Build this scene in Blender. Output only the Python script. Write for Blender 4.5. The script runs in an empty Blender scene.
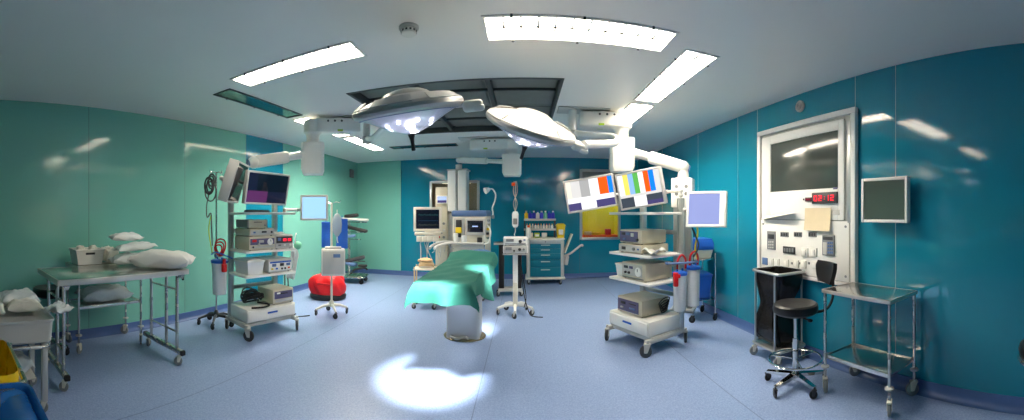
import bpy, bmesh, math, random
from mathutils import Vector, Matrix, Euler
PI = math.pi
rnd = random.Random(7)
SC = bpy.context.scene
COL = SC.collection
V = Vector

# ------------------------------------------------------------------ mesh building
class MB:
    """collects shapes; build() links them as ONE mesh object"""
    def __init__(self):
        self.v, self.f, self.m, self.s = [], [], [], []
        self.T = Matrix.Identity(4)
    def raw(self, vs, fs, mi=0, smooth=True):
        b = len(self.v)
        self.v += [self.T @ V(p) for p in vs]
        self.f += [tuple(b + i for i in f) for f in fs]
        self.m += [mi] * len(fs)
        self.s += [smooth] * len(fs)
        return self
    def frombm(self, bm, mi=0, smooth=True):
        bm.verts.index_update()
        self.raw([v.co.copy() for v in bm.verts], [[v.index for v in f.verts] for f in bm.faces], mi, smooth)
        bm.free()
    def box(self, c, s, bev=0.0, rot=None, mi=0, seg=2):
        bm = bmesh.new()
        bmesh.ops.create_cube(bm, size=1.0)
        bmesh.ops.scale(bm, vec=V(s), verts=bm.verts)
        if bev > 0:
            bev = min(bev, min(s) * .49)
            bmesh.ops.bevel(bm, geom=list(bm.edges), offset=bev, segments=seg, profile=.5, affect='EDGES')
        M = Matrix.Translation(V(c))
        if rot is not None:
            M = M @ Euler([math.radians(a) for a in rot]).to_matrix().to_4x4()
        bmesh.ops.transform(bm, matrix=M, verts=bm.verts)
        self.frombm(bm, mi)
        return self
    def box2(self, a, b, bev=0.0, mi=0):
        a, b = V(a), V(b)
        return self.box((a + b) / 2, [abs(x) for x in (b - a)], bev, None, mi)
    def cyl(self, p0, p1, r0, r1=None, n=14, caps=True, mi=0):
        if r1 is None: r1 = r0
        p0, p1 = V(p0), V(p1)
        d = (p1 - p0).normalized()
        u = d.orthogonal().normalized(); w = d.cross(u)
        vs, fs = [], []
        for p, r in ((p0, r0), (p1, r1)):
            for i in range(n):
                a = 2 * PI * i / n
                vs.append(p + (u * math.cos(a) + w * math.sin(a)) * r)
        for i in range(n):
            j = (i + 1) % n
            fs.append((i, j, n + j, n + i))
        if caps:
            fs.append(tuple(reversed(range(n)))); fs.append(tuple(range(n, 2 * n)))
        return self.raw(vs, fs, mi)
    def tube(self, pts, r, n=8, closed=False, mi=0, sub=0):
        pts = [V(p) for p in pts]
        if sub: pts = spline(pts, sub, closed)
        N = len(pts)
        rr = r if isinstance(r, (list, tuple)) else None
        if closed: T = [(pts[(i + 1) % N] - pts[i - 1]).normalized() for i in range(N)]
        else: T = [(pts[min(i + 1, N - 1)] - pts[max(i - 1, 0)]).normalized() for i in range(N)]
        u = T[0].orthogonal().normalized()
        vs, fs = [], []
        for i in range(N):
            u = (u - T[i] * u.dot(T[i]))
            u = u.normalized() if u.length > 1e-6 else T[i].orthogonal().normalized()
            w = T[i].cross(u)
            if rr: q = rr[0] + (rr[-1] - rr[0]) * i / max(1, N - 1) if len(rr) != N else rr[i]
            else: q = r
            for k in range(n):
                a = 2 * PI * k / n
                vs.append(pts[i] + (u * math.cos(a) + w * math.sin(a)) * q)
        for i in range(N if closed else N - 1):
            i2 = (i + 1) % N
            for k in range(n):
                k2 = (k + 1) % n
                fs.append((i * n + k, i * n + k2, i2 * n + k2, i2 * n + k))
        if not closed:
            fs.append(tuple(reversed(range(n)))); fs.append(tuple((N - 1) * n + k for k in range(n)))
        return self.raw(vs, fs, mi)
    def lathe(self, prof, n=24, c=(0, 0, 0), M=None, mi=0, close=False):
        vs, fs = [], []
        c = V(c)
        for r, z in prof:
            for i in range(n):
                a = 2 * PI * i / n
                p = V((r * math.cos(a), r * math.sin(a), z))
                vs.append((M @ p if M is not None else p) + c)
        K = len(prof)
        for j in range(K - 1):
            for i in range(n):
                i2 = (i + 1) % n
                fs.append((j * n + i, j * n + i2, (j + 1) * n + i2, (j + 1) * n + i))
        if not close:
            if prof[0][0] > 1e-5: fs.append(tuple(reversed(range(n))))
            if prof[-1][0] > 1e-5: fs.append(tuple((K - 1) * n + i for i in range(n)))
        return self.raw(vs, fs, mi)
    def ball(self, c, r, n=14, m=8, mi=0):
        r = r if isinstance(r, (tuple, list)) else (r, r, r)
        vs, fs = [], []
        c = V(c)
        for j in range(m + 1):
            t = PI * j / m
            for i in range(n):
                a = 2 * PI * i / n
                vs.append(c + V((r[0] * math.sin(t) * math.cos(a), r[1] * math.sin(t) * math.sin(a), -r[2] * math.cos(t))))
        for j in range(m):
            for i in range(n):
                i2 = (i + 1) % n
                fs.append((j * n + i, j * n + i2, (j + 1) * n + i2, (j + 1) * n + i))
        return self.raw(vs, fs, mi)
    def torus(self, c, R, r, axis=(0, 0, 1), n=28, k=8, mi=0, sx=1, sy=1):
        q = V((0, 0, 1)).rotation_difference(V(axis)).to_matrix()
        pts = [V(c) + q @ V((R * sx * math.cos(2 * PI * i / n), R * sy * math.sin(2 * PI * i / n), 0)) for i in range(n)]
        return self.tube(pts, r, k, True, mi)
    def prism(self, poly, z0, z1, mi=0, bev=0):
        bm = bmesh.new()
        vs = [bm.verts.new((x, y, z0)) for x, y in poly]
        f = bm.faces.new(vs)
        r = bmesh.ops.extrude_face_region(bm, geom=[f])
        bmesh.ops.translate(bm, vec=(0, 0, z1 - z0), verts=[e for e in r['geom'] if isinstance(e, bmesh.types.BMVert)])
        bmesh.ops.recalc_face_normals(bm, faces=bm.faces)
        if bev: bmesh.ops.bevel(bm, geom=list(bm.edges), offset=bev, segments=2, profile=.5, affect='EDGES')
        self.frombm(bm, mi)
        return self
    def surf(self, fn, nu, nv, mi=0, thick=0.0):
        """open surface fn(u,v) -> point, given thickness along the normal (thick > 0 closes it)"""
        P = [[V(fn(i / nu, j / nv)) for j in range(nv + 1)] for i in range(nu + 1)]
        vs = [P[i][j] for i in range(nu + 1) for j in range(nv + 1)]
        W = nv + 1
        fs = [(i * W + j, (i + 1) * W + j, (i + 1) * W + j + 1, i * W + j + 1) for i in range(nu) for j in range(nv)]
        if thick:
            n0 = len(vs)
            for i in range(nu + 1):
                for j in range(nv + 1):
                    a = P[min(i + 1, nu)][j] - P[max(i - 1, 0)][j]
                    b = P[i][min(j + 1, nv)] - P[i][max(j - 1, 0)]
                    nn = a.cross(b)
                    nn = nn.normalized() if nn.length > 1e-9 else V((0, 0, 1))
                    vs.append(P[i][j] - nn * thick)
            fs += [tuple(n0 + k for k in reversed(f)) for f in fs]
            rim = [i * W for i in range(nu + 1)] + [nu * W + j for j in range(1, nv + 1)] + [i * W + nv for i in range(nu - 1, -1, -1)] + [j for j in range(nv - 1, 0, -1)]
            for k in range(len(rim)):
                a, b = rim[k], rim[(k + 1) % len(rim)]
                fs.append((b, a, n0 + a, n0 + b))
        return self.raw(vs, fs, mi)
    def build(self, name, mats, parent=None, ang=35, loc=None):
        me = bpy.data.meshes.new(name)
        me.from_pydata([tuple(p) for p in self.v], [], self.f)
        me.polygons.foreach_set('material_index', self.m)
        me.polygons.foreach_set('use_smooth', self.s)
        if not isinstance(mats, (list, tuple)): mats = [mats]
        for m in mats: me.materials.append(m)
        me.update(); me.validate()
        bm = bmesh.new(); bm.from_mesh(me)
        bmesh.ops.recalc_face_normals(bm, faces=bm.faces)
        bm.to_mesh(me); bm.free()
        me.set_sharp_from_angle(angle=math.radians(ang))
        o = bpy.data.objects.new(name, me)
        COL.objects.link(o)
        if parent is not None: o.parent = parent
        if loc is not None: o.location = loc
        return o

def spline(pts, sub, closed=False):
    out = []
    N = len(pts)
    for i in range(N if closed else N - 1):
        if closed: p = [pts[(i + k) % N] for k in (-1, 0, 1, 2)]
        else: p = [pts[max(i - 1, 0)], pts[i], pts[i + 1], pts[min(i + 2, N - 1)]]
        for s in range(sub):
            t = s / sub
            out.append(.5 * ((2 * p[1]) + (p[2] - p[0]) * t + (2 * p[0] - 5 * p[1] + 4 * p[2] - p[3]) * t * t + (3 * p[1] - p[0] - 3 * p[2] + p[3]) * t ** 3))
    if not closed: out.append(pts[-1])
    return out

def tag(o, label=None, cat=None, group=None, kind=None):
    if label: o['label'] = label
    if cat: o['category'] = cat
    if group: o['group'] = group
    if kind: o['kind'] = kind
    return o
def thing(name, label, cat, loc=(0, 0, 0), rz=0.0, group=None, rot=None):
    o = bpy.data.objects.new(name, None)
    COL.objects.link(o)
    o.empty_display_size = .05
    o.location = loc
    o.rotation_euler = rot if rot is not None else (0, 0, math.radians(rz))
    return tag(o, label, cat, group)
def children(o): return list(o.children)
def dup(o, parent=None):
    c = o.copy(); COL.objects.link(c)
    if parent is not None: c.parent = parent
    for ch in list(o.children): dup(ch, c)
    return c
def share(o, parent, loc=None, rot=None):
    """another part with the same mesh (and its sub-parts) under PARENT"""
    c = dup(o, parent)
    if loc is not None: c.location = loc
    if rot is not None: c.rotation_euler = rot
    return c

# ------------------------------------------------------------------ materials
def s2l(c):
    return tuple(((x / 255) / 12.92 if x / 255 <= .04045 else ((x / 255 + .055) / 1.055) ** 2.4) for x in c)
def mat(name, rgb, rough=.5, metal=0.0, var=.06, scale=12.0, bump=0.0, bscale=60.0, coat=0.0, trans=0.0, ior=1.45, emit=None, es=0.0, spec=.5, alpha=1.0, rvar=.08, sss=0.0):
    m = bpy.data.materials.new(name); m.use_nodes = True
    nt = m.node_tree; N = nt.nodes; L = nt.links
    b = N['Principled BSDF']
    lin = s2l(rgb)
    tc = N.new('ShaderNodeTexCoord')
    nz = N.new('ShaderNodeTexNoise'); nz.inputs['Scale'].default_value = scale; nz.inputs['Detail'].default_value = 4
    L.new(tc.outputs['Object'], nz.inputs['Vector'])
    if var > 0:
        mx = N.new('ShaderNodeMix'); mx.data_type = 'RGBA'
        mx.inputs[6].default_value = tuple(max(0, x * (1 - var)) for x in lin) + (1,)
        mx.inputs[7].default_value = tuple(min(1, x * (1 + var)) for x in lin) + (1,)
        L.new(nz.outputs['Fac'], mx.inputs[0]); L.new(mx.outputs[2], b.inputs['Base Color'])
    else:
        b.inputs['Base Color'].default_value = lin + (1,)
    if rvar > 0:
        mr = N.new('ShaderNodeMapRange')
        mr.inputs[1].default_value = .3; mr.inputs[2].default_value = .7
        mr.inputs[3].default_value = max(.02, rough - rvar * rough); mr.inputs[4].default_value = min(1, rough + rvar * rough)
        L.new(nz.outputs['Fac'], mr.inputs[0]); L.new(mr.outputs[0], b.inputs['Roughness'])
    else:
        b.inputs['Roughness'].default_value = rough
    b.inputs['Metallic'].default_value = metal
    b.inputs['IOR'].default_value = ior
    b.inputs['Specular IOR Level'].default_value = spec
    b.inputs['Coat Weight'].default_value = coat
    b.inputs['Transmission Weight'].default_value = trans
    b.inputs['Alpha'].default_value = alpha
    if sss: b.inputs['Subsurface Weight'].default_value = sss
    if emit:
        b.inputs['Emission Color'].default_value = s2l(emit) + (1,)
        b.inputs['Emission Strength'].default_value = es
    if bump > 0:
        n2 = N.new('ShaderNodeTexNoise'); n2.inputs['Scale'].default_value = bscale; n2.inputs['Detail'].default_value = 3
        bp = N.new('ShaderNodeBump'); bp.inputs['Strength'].default_value = bump; bp.inputs['Distance'].default_value = .01
        L.new(tc.outputs['Object'], n2.inputs['Vector']); L.new(n2.outputs['Fac'], bp.inputs['Height']); L.new(bp.outputs[0], b.inputs['Normal'])
    return m

M = {}
M['ceil'] = mat('ceiling_paint', (240, 238, 232), .38, 0, .02, 2, spec=.4)
M['green'] = mat('green_enamel_panel', (120, 187, 172), .09, 0, .03, 1.5, spec=.6, rvar=.3)
M['teal'] = mat('teal_enamel_panel', (22, 124, 150), .08, 0, .04, 1.5, spec=.6, rvar=.3)
M['seam'] = mat('pale_seam', (190, 205, 205), .5)
M['dseam'] = mat('dark_seam', (50, 80, 75), .5)
M['skirt'] = mat('blue_vinyl_skirting', (70, 98, 150), .4, 0, .06, 40)
M['white'] = mat('white_enamel', (240, 239, 234), .3, 0, .02, 8)
M['white_plastic'] = mat('white_plastic', (228, 227, 220), .38, 0, .03, 10)
M['cream'] = mat('cream_plastic', (224, 219, 204), .42, 0, .04, 10)
M['beige'] = mat('beige_instrument_case', (206, 198, 176), .45, 0, .04, 14)
M['lgrey'] = mat('light_grey_plastic', (190, 190, 186), .4, 0, .03, 10)
M['grey'] = mat('mid_grey_plastic', (125, 128, 130), .42, 0, .05, 12)
M['dgrey'] = mat('dark_grey_plastic', (52, 54, 58), .45, 0, .06, 12)
M['black'] = mat('black_rubber', (17, 17, 19), .5, 0, .1, 20)
M['vinyl'] = mat('black_vinyl', (26, 26, 28), .33, 0, .1, 30, bump=.08, bscale=160)
M['steel'] = mat('brushed_steel', (200, 198, 192), .27, 1, .03, 8, rvar=.1)
M['bsteel'] = mat('bright_steel_sheet', (214, 212, 206), .2, 1, .03, 4, rvar=.2)
M['lampshell'] = mat('silver_lamp_shell', (182, 180, 176), .36, .4, .03, 6)
M['satin'] = mat('satin_steel_cladding', (206, 202, 196), .42, .9, .03, 3, rvar=.05)
M['chrome'] = mat('chrome_tube', (215, 215, 212), .1, 1, .03, 8)
M['alu'] = mat('anodised_aluminium', (188, 192, 192), .34, .85, .05, 16)
M['galv'] = mat('galvanised_sheet', (116, 120, 116), .5, .2, .3, 9)
M['dmetal'] = mat('dark_painted_beam', (70, 75, 75), .5, .2, .1, 8)
M['drape'] = mat('green_surgical_cloth', (36, 106, 94), .85, 0, .05, 14, bump=.15, bscale=90)
M['paper'] = mat('sterile_paper', (226, 224, 212), .8, 0, .05, 9, bump=.25, bscale=28)
M['film'] = mat('crinkled_clear_film', (222, 228, 226), .16, 0, .06, 9, bump=.5, bscale=26, spec=.8)
M['cloth'] = mat('white_pillow_cloth', (232, 232, 226), .7, 0, .03, 9, bump=.15, bscale=22)
M['blue'] = mat('royal_blue_plastic', (32, 92, 190), .38, 0, .06, 12)
M['bluebag'] = mat('blue_bin_liner', (16, 84, 158), .25, 0, .1, 8, bump=.5, bscale=14)
M['yellowbag'] = mat('yellow_bin_liner', (236, 200, 20), .28, 0, .06, 8, bump=.5, bscale=12)
M['blackbag'] = mat('black_bin_liner', (22, 21, 21), .22, 0, .12, 8, bump=.8, bscale=16)
M['yellow'] = mat('yellow_plastic', (240, 206, 40), .4, 0, .04, 10)
M['red'] = mat('red_plastic', (206, 28, 34), .38, 0, .06, 12)
M['redbag'] = mat('red_nylon', (214, 20, 28), .5, 0, .12, 10, bump=.5, bscale=18)
M['orange'] = mat('orange_plastic', (232, 86, 28), .4, 0, .05, 10)
M['lime'] = mat('lime_plastic', (170, 200, 40), .4, 0, .05, 10)
M['mint'] = mat('mint_plastic', (120, 205, 170), .4, 0, .05, 10)
M['clear'] = mat('milky_clear_plastic', (240, 243, 244), .25, 0, .02, 8, trans=.1, spec=.6)
M['fluid'] = mat('clear_fluid_bag', (214, 224, 228), .15, 0, .05, 8, trans=.45, spec=.6)
M['tealfront'] = mat('teal_drawer_front', (16, 110, 132), .5, 0, .04, 8, spec=.25)
M['bluegrey'] = mat('blue_grey_case', (88, 116, 160), .4, 0, .05, 8)
M['violet'] = mat('violet_grey_panel', (92, 88, 124), .4, 0, .05, 8)
M['olive'] = mat('bronze_floor_ring', (120, 112, 84), .3, .8, .15, 12)
M['navy'] = mat('dark_glass_screen', (24, 28, 44), .08, 0, .1, 3, spec=.7, rvar=0)
M['greyscreen'] = mat('grey_screen_glass', (66, 72, 68), .12, 0, .05, 3, spec=.7, rvar=0)
M['glass'] = mat('window_glass', (235, 240, 240), .02, 0, 0, trans=1.0, rvar=0)
M['ledred'] = mat('red_led_digits', (230, 20, 40), .4, 0, 0, emit=(255, 30, 60), es=.85, rvar=0)
M['note'] = mat('buff_paper_note', (222, 206, 172), .8, 0, .05, 20)
M['bandage'] = mat('pale_tan_cable', (214, 184, 140), .5, 0, .1, 20)

def emitter(name, rgb, s):
    m = bpy.data.materials.new(name); m.use_nodes = True
    nt = m.node_tree; nt.nodes.clear()
    e = nt.nodes.new('ShaderNodeEmission'); o = nt.nodes.new('ShaderNodeOutputMaterial')
    e.inputs[0].default_value = s2l(rgb) + (1,); e.inputs[1].default_value = s
    nt.links.new(e.outputs[0], o.inputs[0])
    return m
for k_, s_ in (('dim', 26.0), ('mid', 46.0), ('full', 105.0)): M['tube_' + k_] = emitter('fluorescent_diffuser_' + k_, (255, 243, 224), s_)
M['led'] = emitter('lamp_led', (240, 240, 255), 7.0)

def floor_material():
    m = bpy.data.materials.new('speckled_blue_vinyl'); m.use_nodes = True
    nt = m.node_tree; N = nt.nodes; L = nt.links; b = N['Principled BSDF']
    tc = N.new('ShaderNodeTexCoord')
    n1 = N.new('ShaderNodeTexNoise'); n1.inputs['Scale'].default_value = 55; n1.inputs['Detail'].default_value = 6; n1.inputs['Roughness'].default_value = .75
    vo = N.new('ShaderNodeTexVoronoi'); vo.inputs['Scale'].default_value = 130
    n3 = N.new('ShaderNodeTexNoise'); n3.inputs['Scale'].default_value = .8; n3.inputs['Detail'].default_value = 3
    for n in (n1, vo, n3): L.new(tc.outputs['Object'], n.inputs['Vector'])
    r1 = N.new('ShaderNodeValToRGB')
    r1.color_ramp.elements[0].position = .36; r1.color_ramp.elements[0].color = s2l((116, 138, 182)) + (1,)
    r1.color_ramp.elements[1].position = .66; r1.color_ramp.elements[1].color = s2l((158, 178, 211)) + (1,)
    L.new(n1.outputs['Fac'], r1.inputs[0])
    r2 = N.new('ShaderNodeValToRGB')
    r2.color_ramp.elements[0].position = .2; r2.color_ramp.elements[0].color = s2l((151, 172, 209)) + (1,)
    r2.color_ramp.elements[1].position = .8; r2.color_ramp.elements[1].color = s2l((120, 143, 187)) + (1,)
    L.new(vo.outputs['Color'], r2.inputs[0])
    mx = N.new('ShaderNodeMix'); mx.data_type = 'RGBA'; mx.inputs[0].default_value = .5
    L.new(r1.outputs[0], mx.inputs[6]); L.new(r2.outputs[0], mx.inputs[7])
    # welded sheet seams along the room
    sp = N.new('ShaderNodeSeparateXYZ'); L.new(tc.outputs['Object'], sp.inputs[0])
    def line(sock, off, period, w):
        a = N.new('ShaderNodeMath'); a.operation = 'ADD'; a.inputs[1].default_value = off; L.new(sock, a.inputs[0])
        mo = N.new('ShaderNodeMath'); mo.operation = 'PINGPONG'; mo.inputs[1].default_value = period / 2; L.new(a.outputs[0], mo.inputs[0])
        lt = N.new('ShaderNodeMath'); lt.operation = 'LESS_THAN'; lt.inputs[1].default_value = w; L.new(mo.outputs[0], lt.inputs[0])
        return lt.outputs[0]
    s = line(sp.outputs[0], .38, 2.0, .004)
    sm = N.new('ShaderNodeMix'); sm.data_type = 'RGBA'
    ml = N.new('ShaderNodeMath'); ml.operation = 'MULTIPLY'; ml.inputs[1].default_value = .55; L.new(s, ml.inputs[0])
    L.new(ml.outputs[0], sm.inputs[0]); L.new(mx.outputs[2], sm.inputs[6]); sm.inputs[7].default_value = s2l((70, 84, 120)) + (1,)
    L.new(sm.outputs[2], b.inputs['Base Color'])
    mr = N.new('ShaderNodeMapRange'); mr.inputs[3].default_value = .3; mr.inputs[4].default_value = .5
    L.new(n3.outputs['Fac'], mr.inputs[0]); L.new(mr.outputs[0], b.inputs['Roughness'])
    b.inputs['Specular IOR Level'].default_value = .4
    bp = N.new('ShaderNodeBump'); bp.inputs['Strength'].default_value = .08; bp.inputs['Distance'].default_value = .004
    L.new(n1.outputs['Fac'], bp.inputs['Height']); L.new(bp.outputs[0], b.inputs['Normal'])
    return m
M['floor'] = floor_material()

# ------------------------------------------------------------------ the room
XL, XR, YB, YF, ZC = -4.118, 2.714, 8.405, -1.9, 2.794

def plate(mb, u0, u1, v0, v1, holes, place, mi=0):
    """a rectangle in (u, v) with rectangular holes; place(u, v) -> point"""
    us = sorted({u0, u1} | {h[0] for h in holes} | {h[1] for h in holes})
    vs = sorted({v0, v1} | {h[2] for h in holes} | {h[3] for h in holes})
    us = [u for u in us if u0 <= u <= u1]; vs = [v for v in vs if v0 <= v <= v1]
    for a, b in zip(us, us[1:]):
        for c, d in zip(vs, vs[1:]):
            um, vm = (a + b) / 2, (c + d) / 2
            if any(h[0] < um < h[1] and h[2] < vm < h[3] for h in holes): continue
            mb.raw([place(a, c), place(b, c), place(b, d), place(a, d)], [(0, 1, 2, 3)], mi, False)

def wall(name, u0, u1, seams, mats, holes, place, seam_mat, back_mat):
    """panels between the seams, 6 mm joints with a backing strip set behind them"""
    mb = MB()
    cuts = [u0] + [s for s in seams] + [u1]
    for i in range(len(cuts) - 1):
        a = cuts[i] + (.003 if i else 0); b = cuts[i + 1] - (.003 if i < len(cuts) - 2 else 0)
        plate(mb, a, b, 0, ZC, holes, lambda u, v: place(u, v, 0), mats[i])
    for s in seams:
        plate(mb, s - .003, s + .003, 0, ZC, holes, lambda u, v: place(u, v, .002), 2)
    plate(mb, u0, u1, 0, ZC, holes, lambda u, v: place(u, v, .12), 3)
    for h in holes:
        for (ua, va, ub, vb) in ((h[0], h[2], h[1], h[2]), (h[1], h[2], h[1], h[3]), (h[1], h[3], h[0], h[3]), (h[0], h[3], h[0], h[2])):
            mb.raw([place(ua, va, 0), place(ub, vb, 0), place(ub, vb, .12), place(ua, va, .12)], [(0, 1, 2, 3)], 3, False)
    return tag(mb.build(name, [M['green'], M['teal'], seam_mat, back_mat]), kind='structure')

W1 = (1.31, 2.27, .90, 2.52)      # yellow-lit hatch in the back wall
W2 = (-2.2, -1.03, .98, 2.25)     # dim hatch behind the pendant
wall('wall_left', YF, YB, [0.2, 1.64, 3.08, 4.32, 5.31, 6.75], [0, 0, 0, 0, 1, 0, 0], [], lambda u, v, d: (XL - d, u, v), M['dseam'], M['lgrey'])
wall('wall_back', XL, XR, [-2.94, -1.48, .03, 1.3], [0, 1, 1, 1, 1], [W1, W2], lambda u, v, d: (u, YB + d, v), M['dseam'], M['lgrey'])
wall('wall_right', YF, YB, [.2, 1.67, 2.115, 3.64, 4.08, 5.24, 6.8], [1] * 8, [], lambda u, v, d: (XR + d, u, v), M['seam'], M['lgrey'])
wall('wall_front', XL, XR, [-2.6, -1.1, .4, 1.9], [0, 0, 0, 1, 1], [], lambda u, v, d: (u, YF - d, v), M['dseam'], M['lgrey'])
fl = MB().box2((XL - .12, YF - .12, -.1), (XR + .12, YB + .12, 0))
tag(fl.build('floor', M['floor']), kind='structure')
def skirting(name, a, b, inward):
    """coved vinyl skirting: the floor sheet turned up the wall"""
    a, b, n = V(a), V(b), V(inward)
    prof = [(.0, .105), (.007, .104), (.008, .05), (.012, .03), (.022, .013), (.04, .004), (.058, .001)]
    mb = MB()
    vs, fs = [], []
    for p in (a, b):
        for d, z in prof: vs.append(p + n * d + V((0, 0, z)))
    K = len(prof)
    for k in range(K - 1): fs.append((k, k + 1, K + k + 1, K + k))
    mb.raw(vs, fs)
    return tag(mb.build(name, M['skirt']), kind='structure')
skirting('baseboard_left', (XL, YF, 0), (XL, YB, 0), (1, 0, 0))
skirting('baseboard_back', (XL, YB, 0), (XR, YB, 0), (0, -1, 0))
skirting('baseboard_right', (XR, YF, 0), (XR, YB, 0), (-1, 0, 0))
skirting('baseboard_front', (XL, YF, 0), (XR, YF, 0), (0, 1, 0))

# lights: (x0, x1, y0, y1, lit)
LIGHTS = [(-2.53, -1.24, 2.425, 2.715, 'dim', 'long ceiling light panel at upper left, above the green wall tables'),
          (-.28, 1.08, 2.365, 2.715, 'dim', 'large lit ceiling panel at top middle, nearest above the camera'),
          (1.225, 1.54, 2.58, 3.96, 'mid', 'lit ceiling panel on the right, nearest of the right-hand run'),
          (1.225, 1.54, 4.08, 5.38, 'full', 'lit ceiling panel glaring behind the right boom hub'),
          (-2.99, -2.73, 4.05, 5.36, 'full', 'lit ceiling panel glaring behind the left boom hub'),
          (-2.99, -2.73, 5.49, 6.84, 'full', 'farthest lit ceiling panel, under the left boom'),
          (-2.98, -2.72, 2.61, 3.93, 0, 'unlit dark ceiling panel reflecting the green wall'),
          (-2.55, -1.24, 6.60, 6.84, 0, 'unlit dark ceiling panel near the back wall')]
REC = (-1.84, .39, 3.47, 5.70)
holes = [(a + .02, b - .02, c + .02, d - .02) for a, b, c, d, *_ in LIGHTS] + [REC]
cb = MB()
plate(cb, XL - .12, XR + .12, YF - .12, YB + .12, holes, lambda u, v: (u, v, ZC))
plate(cb, XL - .12, XR + .12, YF - .12, YB + .12, [], lambda u, v: (u, v, ZC + .125))
for h in holes:
    t = .12 if h is REC else .07
    for (ua, va, ub, vb) in ((h[0], h[2], h[1], h[2]), (h[1], h[2], h[1], h[3]), (h[1], h[3], h[0], h[3]), (h[0], h[3], h[0], h[2])):
        cb.raw([(ua, va, ZC), (ub, vb, ZC), (ub, vb, ZC + t), (ua, va, ZC + t)], [(0, 1, 2, 3)], 0, False)
tag(cb.build('ceiling', M['ceil']), kind='structure')

# open service recess in the ceiling: galvanised lining, frame angle and beams
rb = MB()
x0, x1, y0, y1 = REC
rb.box2((x0 - .05, y0 - .05, ZC + .09), (x1 + .05, y1 + .05, ZC + .12), 0, 0)
for a, b in (((x0, y0), (x1, y0 + .035)), ((x0, y1 - .035), (x1, y1)), ((x0, y0), (x0 + .035, y1)), ((x1 - .035, y0), (x1, y1))):
    rb.box2((a[0], a[1], ZC - .006), (b[0], b[1], ZC + .09), .004, 1)
for xx in (-1.14, -.36): rb.box2((xx - .025, y0, ZC + .02), (xx + .025, y1, ZC + .09), .004, 1)
for yy in (4.02, 5.2): rb.box2((x0, yy - .012, ZC + .06), (x1, yy + .012, ZC + .09), .004, 1)
for i, (a, b) in enumerate(((x0, -1.17), (-1.11, -.39), (-.33, x1))):
    for (c, d) in ((y0, 4.0), (4.04, 4.6), (4.64, 5.18), (5.22, y1)):
        rb.box2((a + .04, c + .04, ZC + .075), (b - .04, d - .04, ZC + .095), .008, 0)
tag(rb.build('ceiling_recess', [M['galv'], M['dmetal']]), kind='structure')

# ------------------------------------------------------------------ ceiling lights
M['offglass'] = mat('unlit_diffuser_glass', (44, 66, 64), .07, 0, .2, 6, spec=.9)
for i, (a, b, c, d, lit, lab) in enumerate(LIGHTS):
    cx, cy = (a + b) / 2, (c + d) / 2
    t = thing('ceiling_light', lab, 'ceiling light', (cx, cy, ZC), 0, 'recessed ceiling light panels')
    w, h = b - a, d - c
    fr = MB()
    for q in ((-1, 0), (1, 0)): fr.box((q[0] * (w / 2 - .011), 0, -.004), (.022, h, .012), .002)
    for q in (-1, 1): fr.box((0, q * (h / 2 - .011), -.004), (w - .044, .022, .012), .002)
    fr.build('frame', M['white'] if lit else M['dgrey'], t)
    df = MB().box((0, 0, .03 if lit else .0), (w - .046, h - .046, .006))
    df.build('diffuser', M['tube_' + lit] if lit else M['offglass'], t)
    lv = MB()
    long_x = w > h
    n_long = 11
    L_, S_ = (w, h) if long_x else (h, w)
    for k in range(1, n_long):
        q = -L_ / 2 + .022 + (L_ - .044) * k / n_long
        lv.box((q, 0, .012) if long_x else (0, q, .012), (.014, S_ - .046, .016) if long_x else (S_ - .046, .014, .016))
    lv.box((0, 0, .012), (L_ - .046, .022, .016) if long_x else (.022, L_ - .046, .016))
    if lit: lv.build('louver', M['white'], t)
    for sx, sy in ((-1, -1), (-1, 1), (1, -1), (1, 1), (0, -1), (0, 1)):
        p = (sx * (L_ / 2 - .2 if sx else 0), sy * (S_ / 2 - .006))
        if not long_x: p = (p[1], p[0])
        MB().lathe([(.0, -.018), (.009, -.018), (.011, -.01), (.011, 0)], 10).build('clip', M['dgrey'], t, loc=(p[0], p[1], 0))
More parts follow.
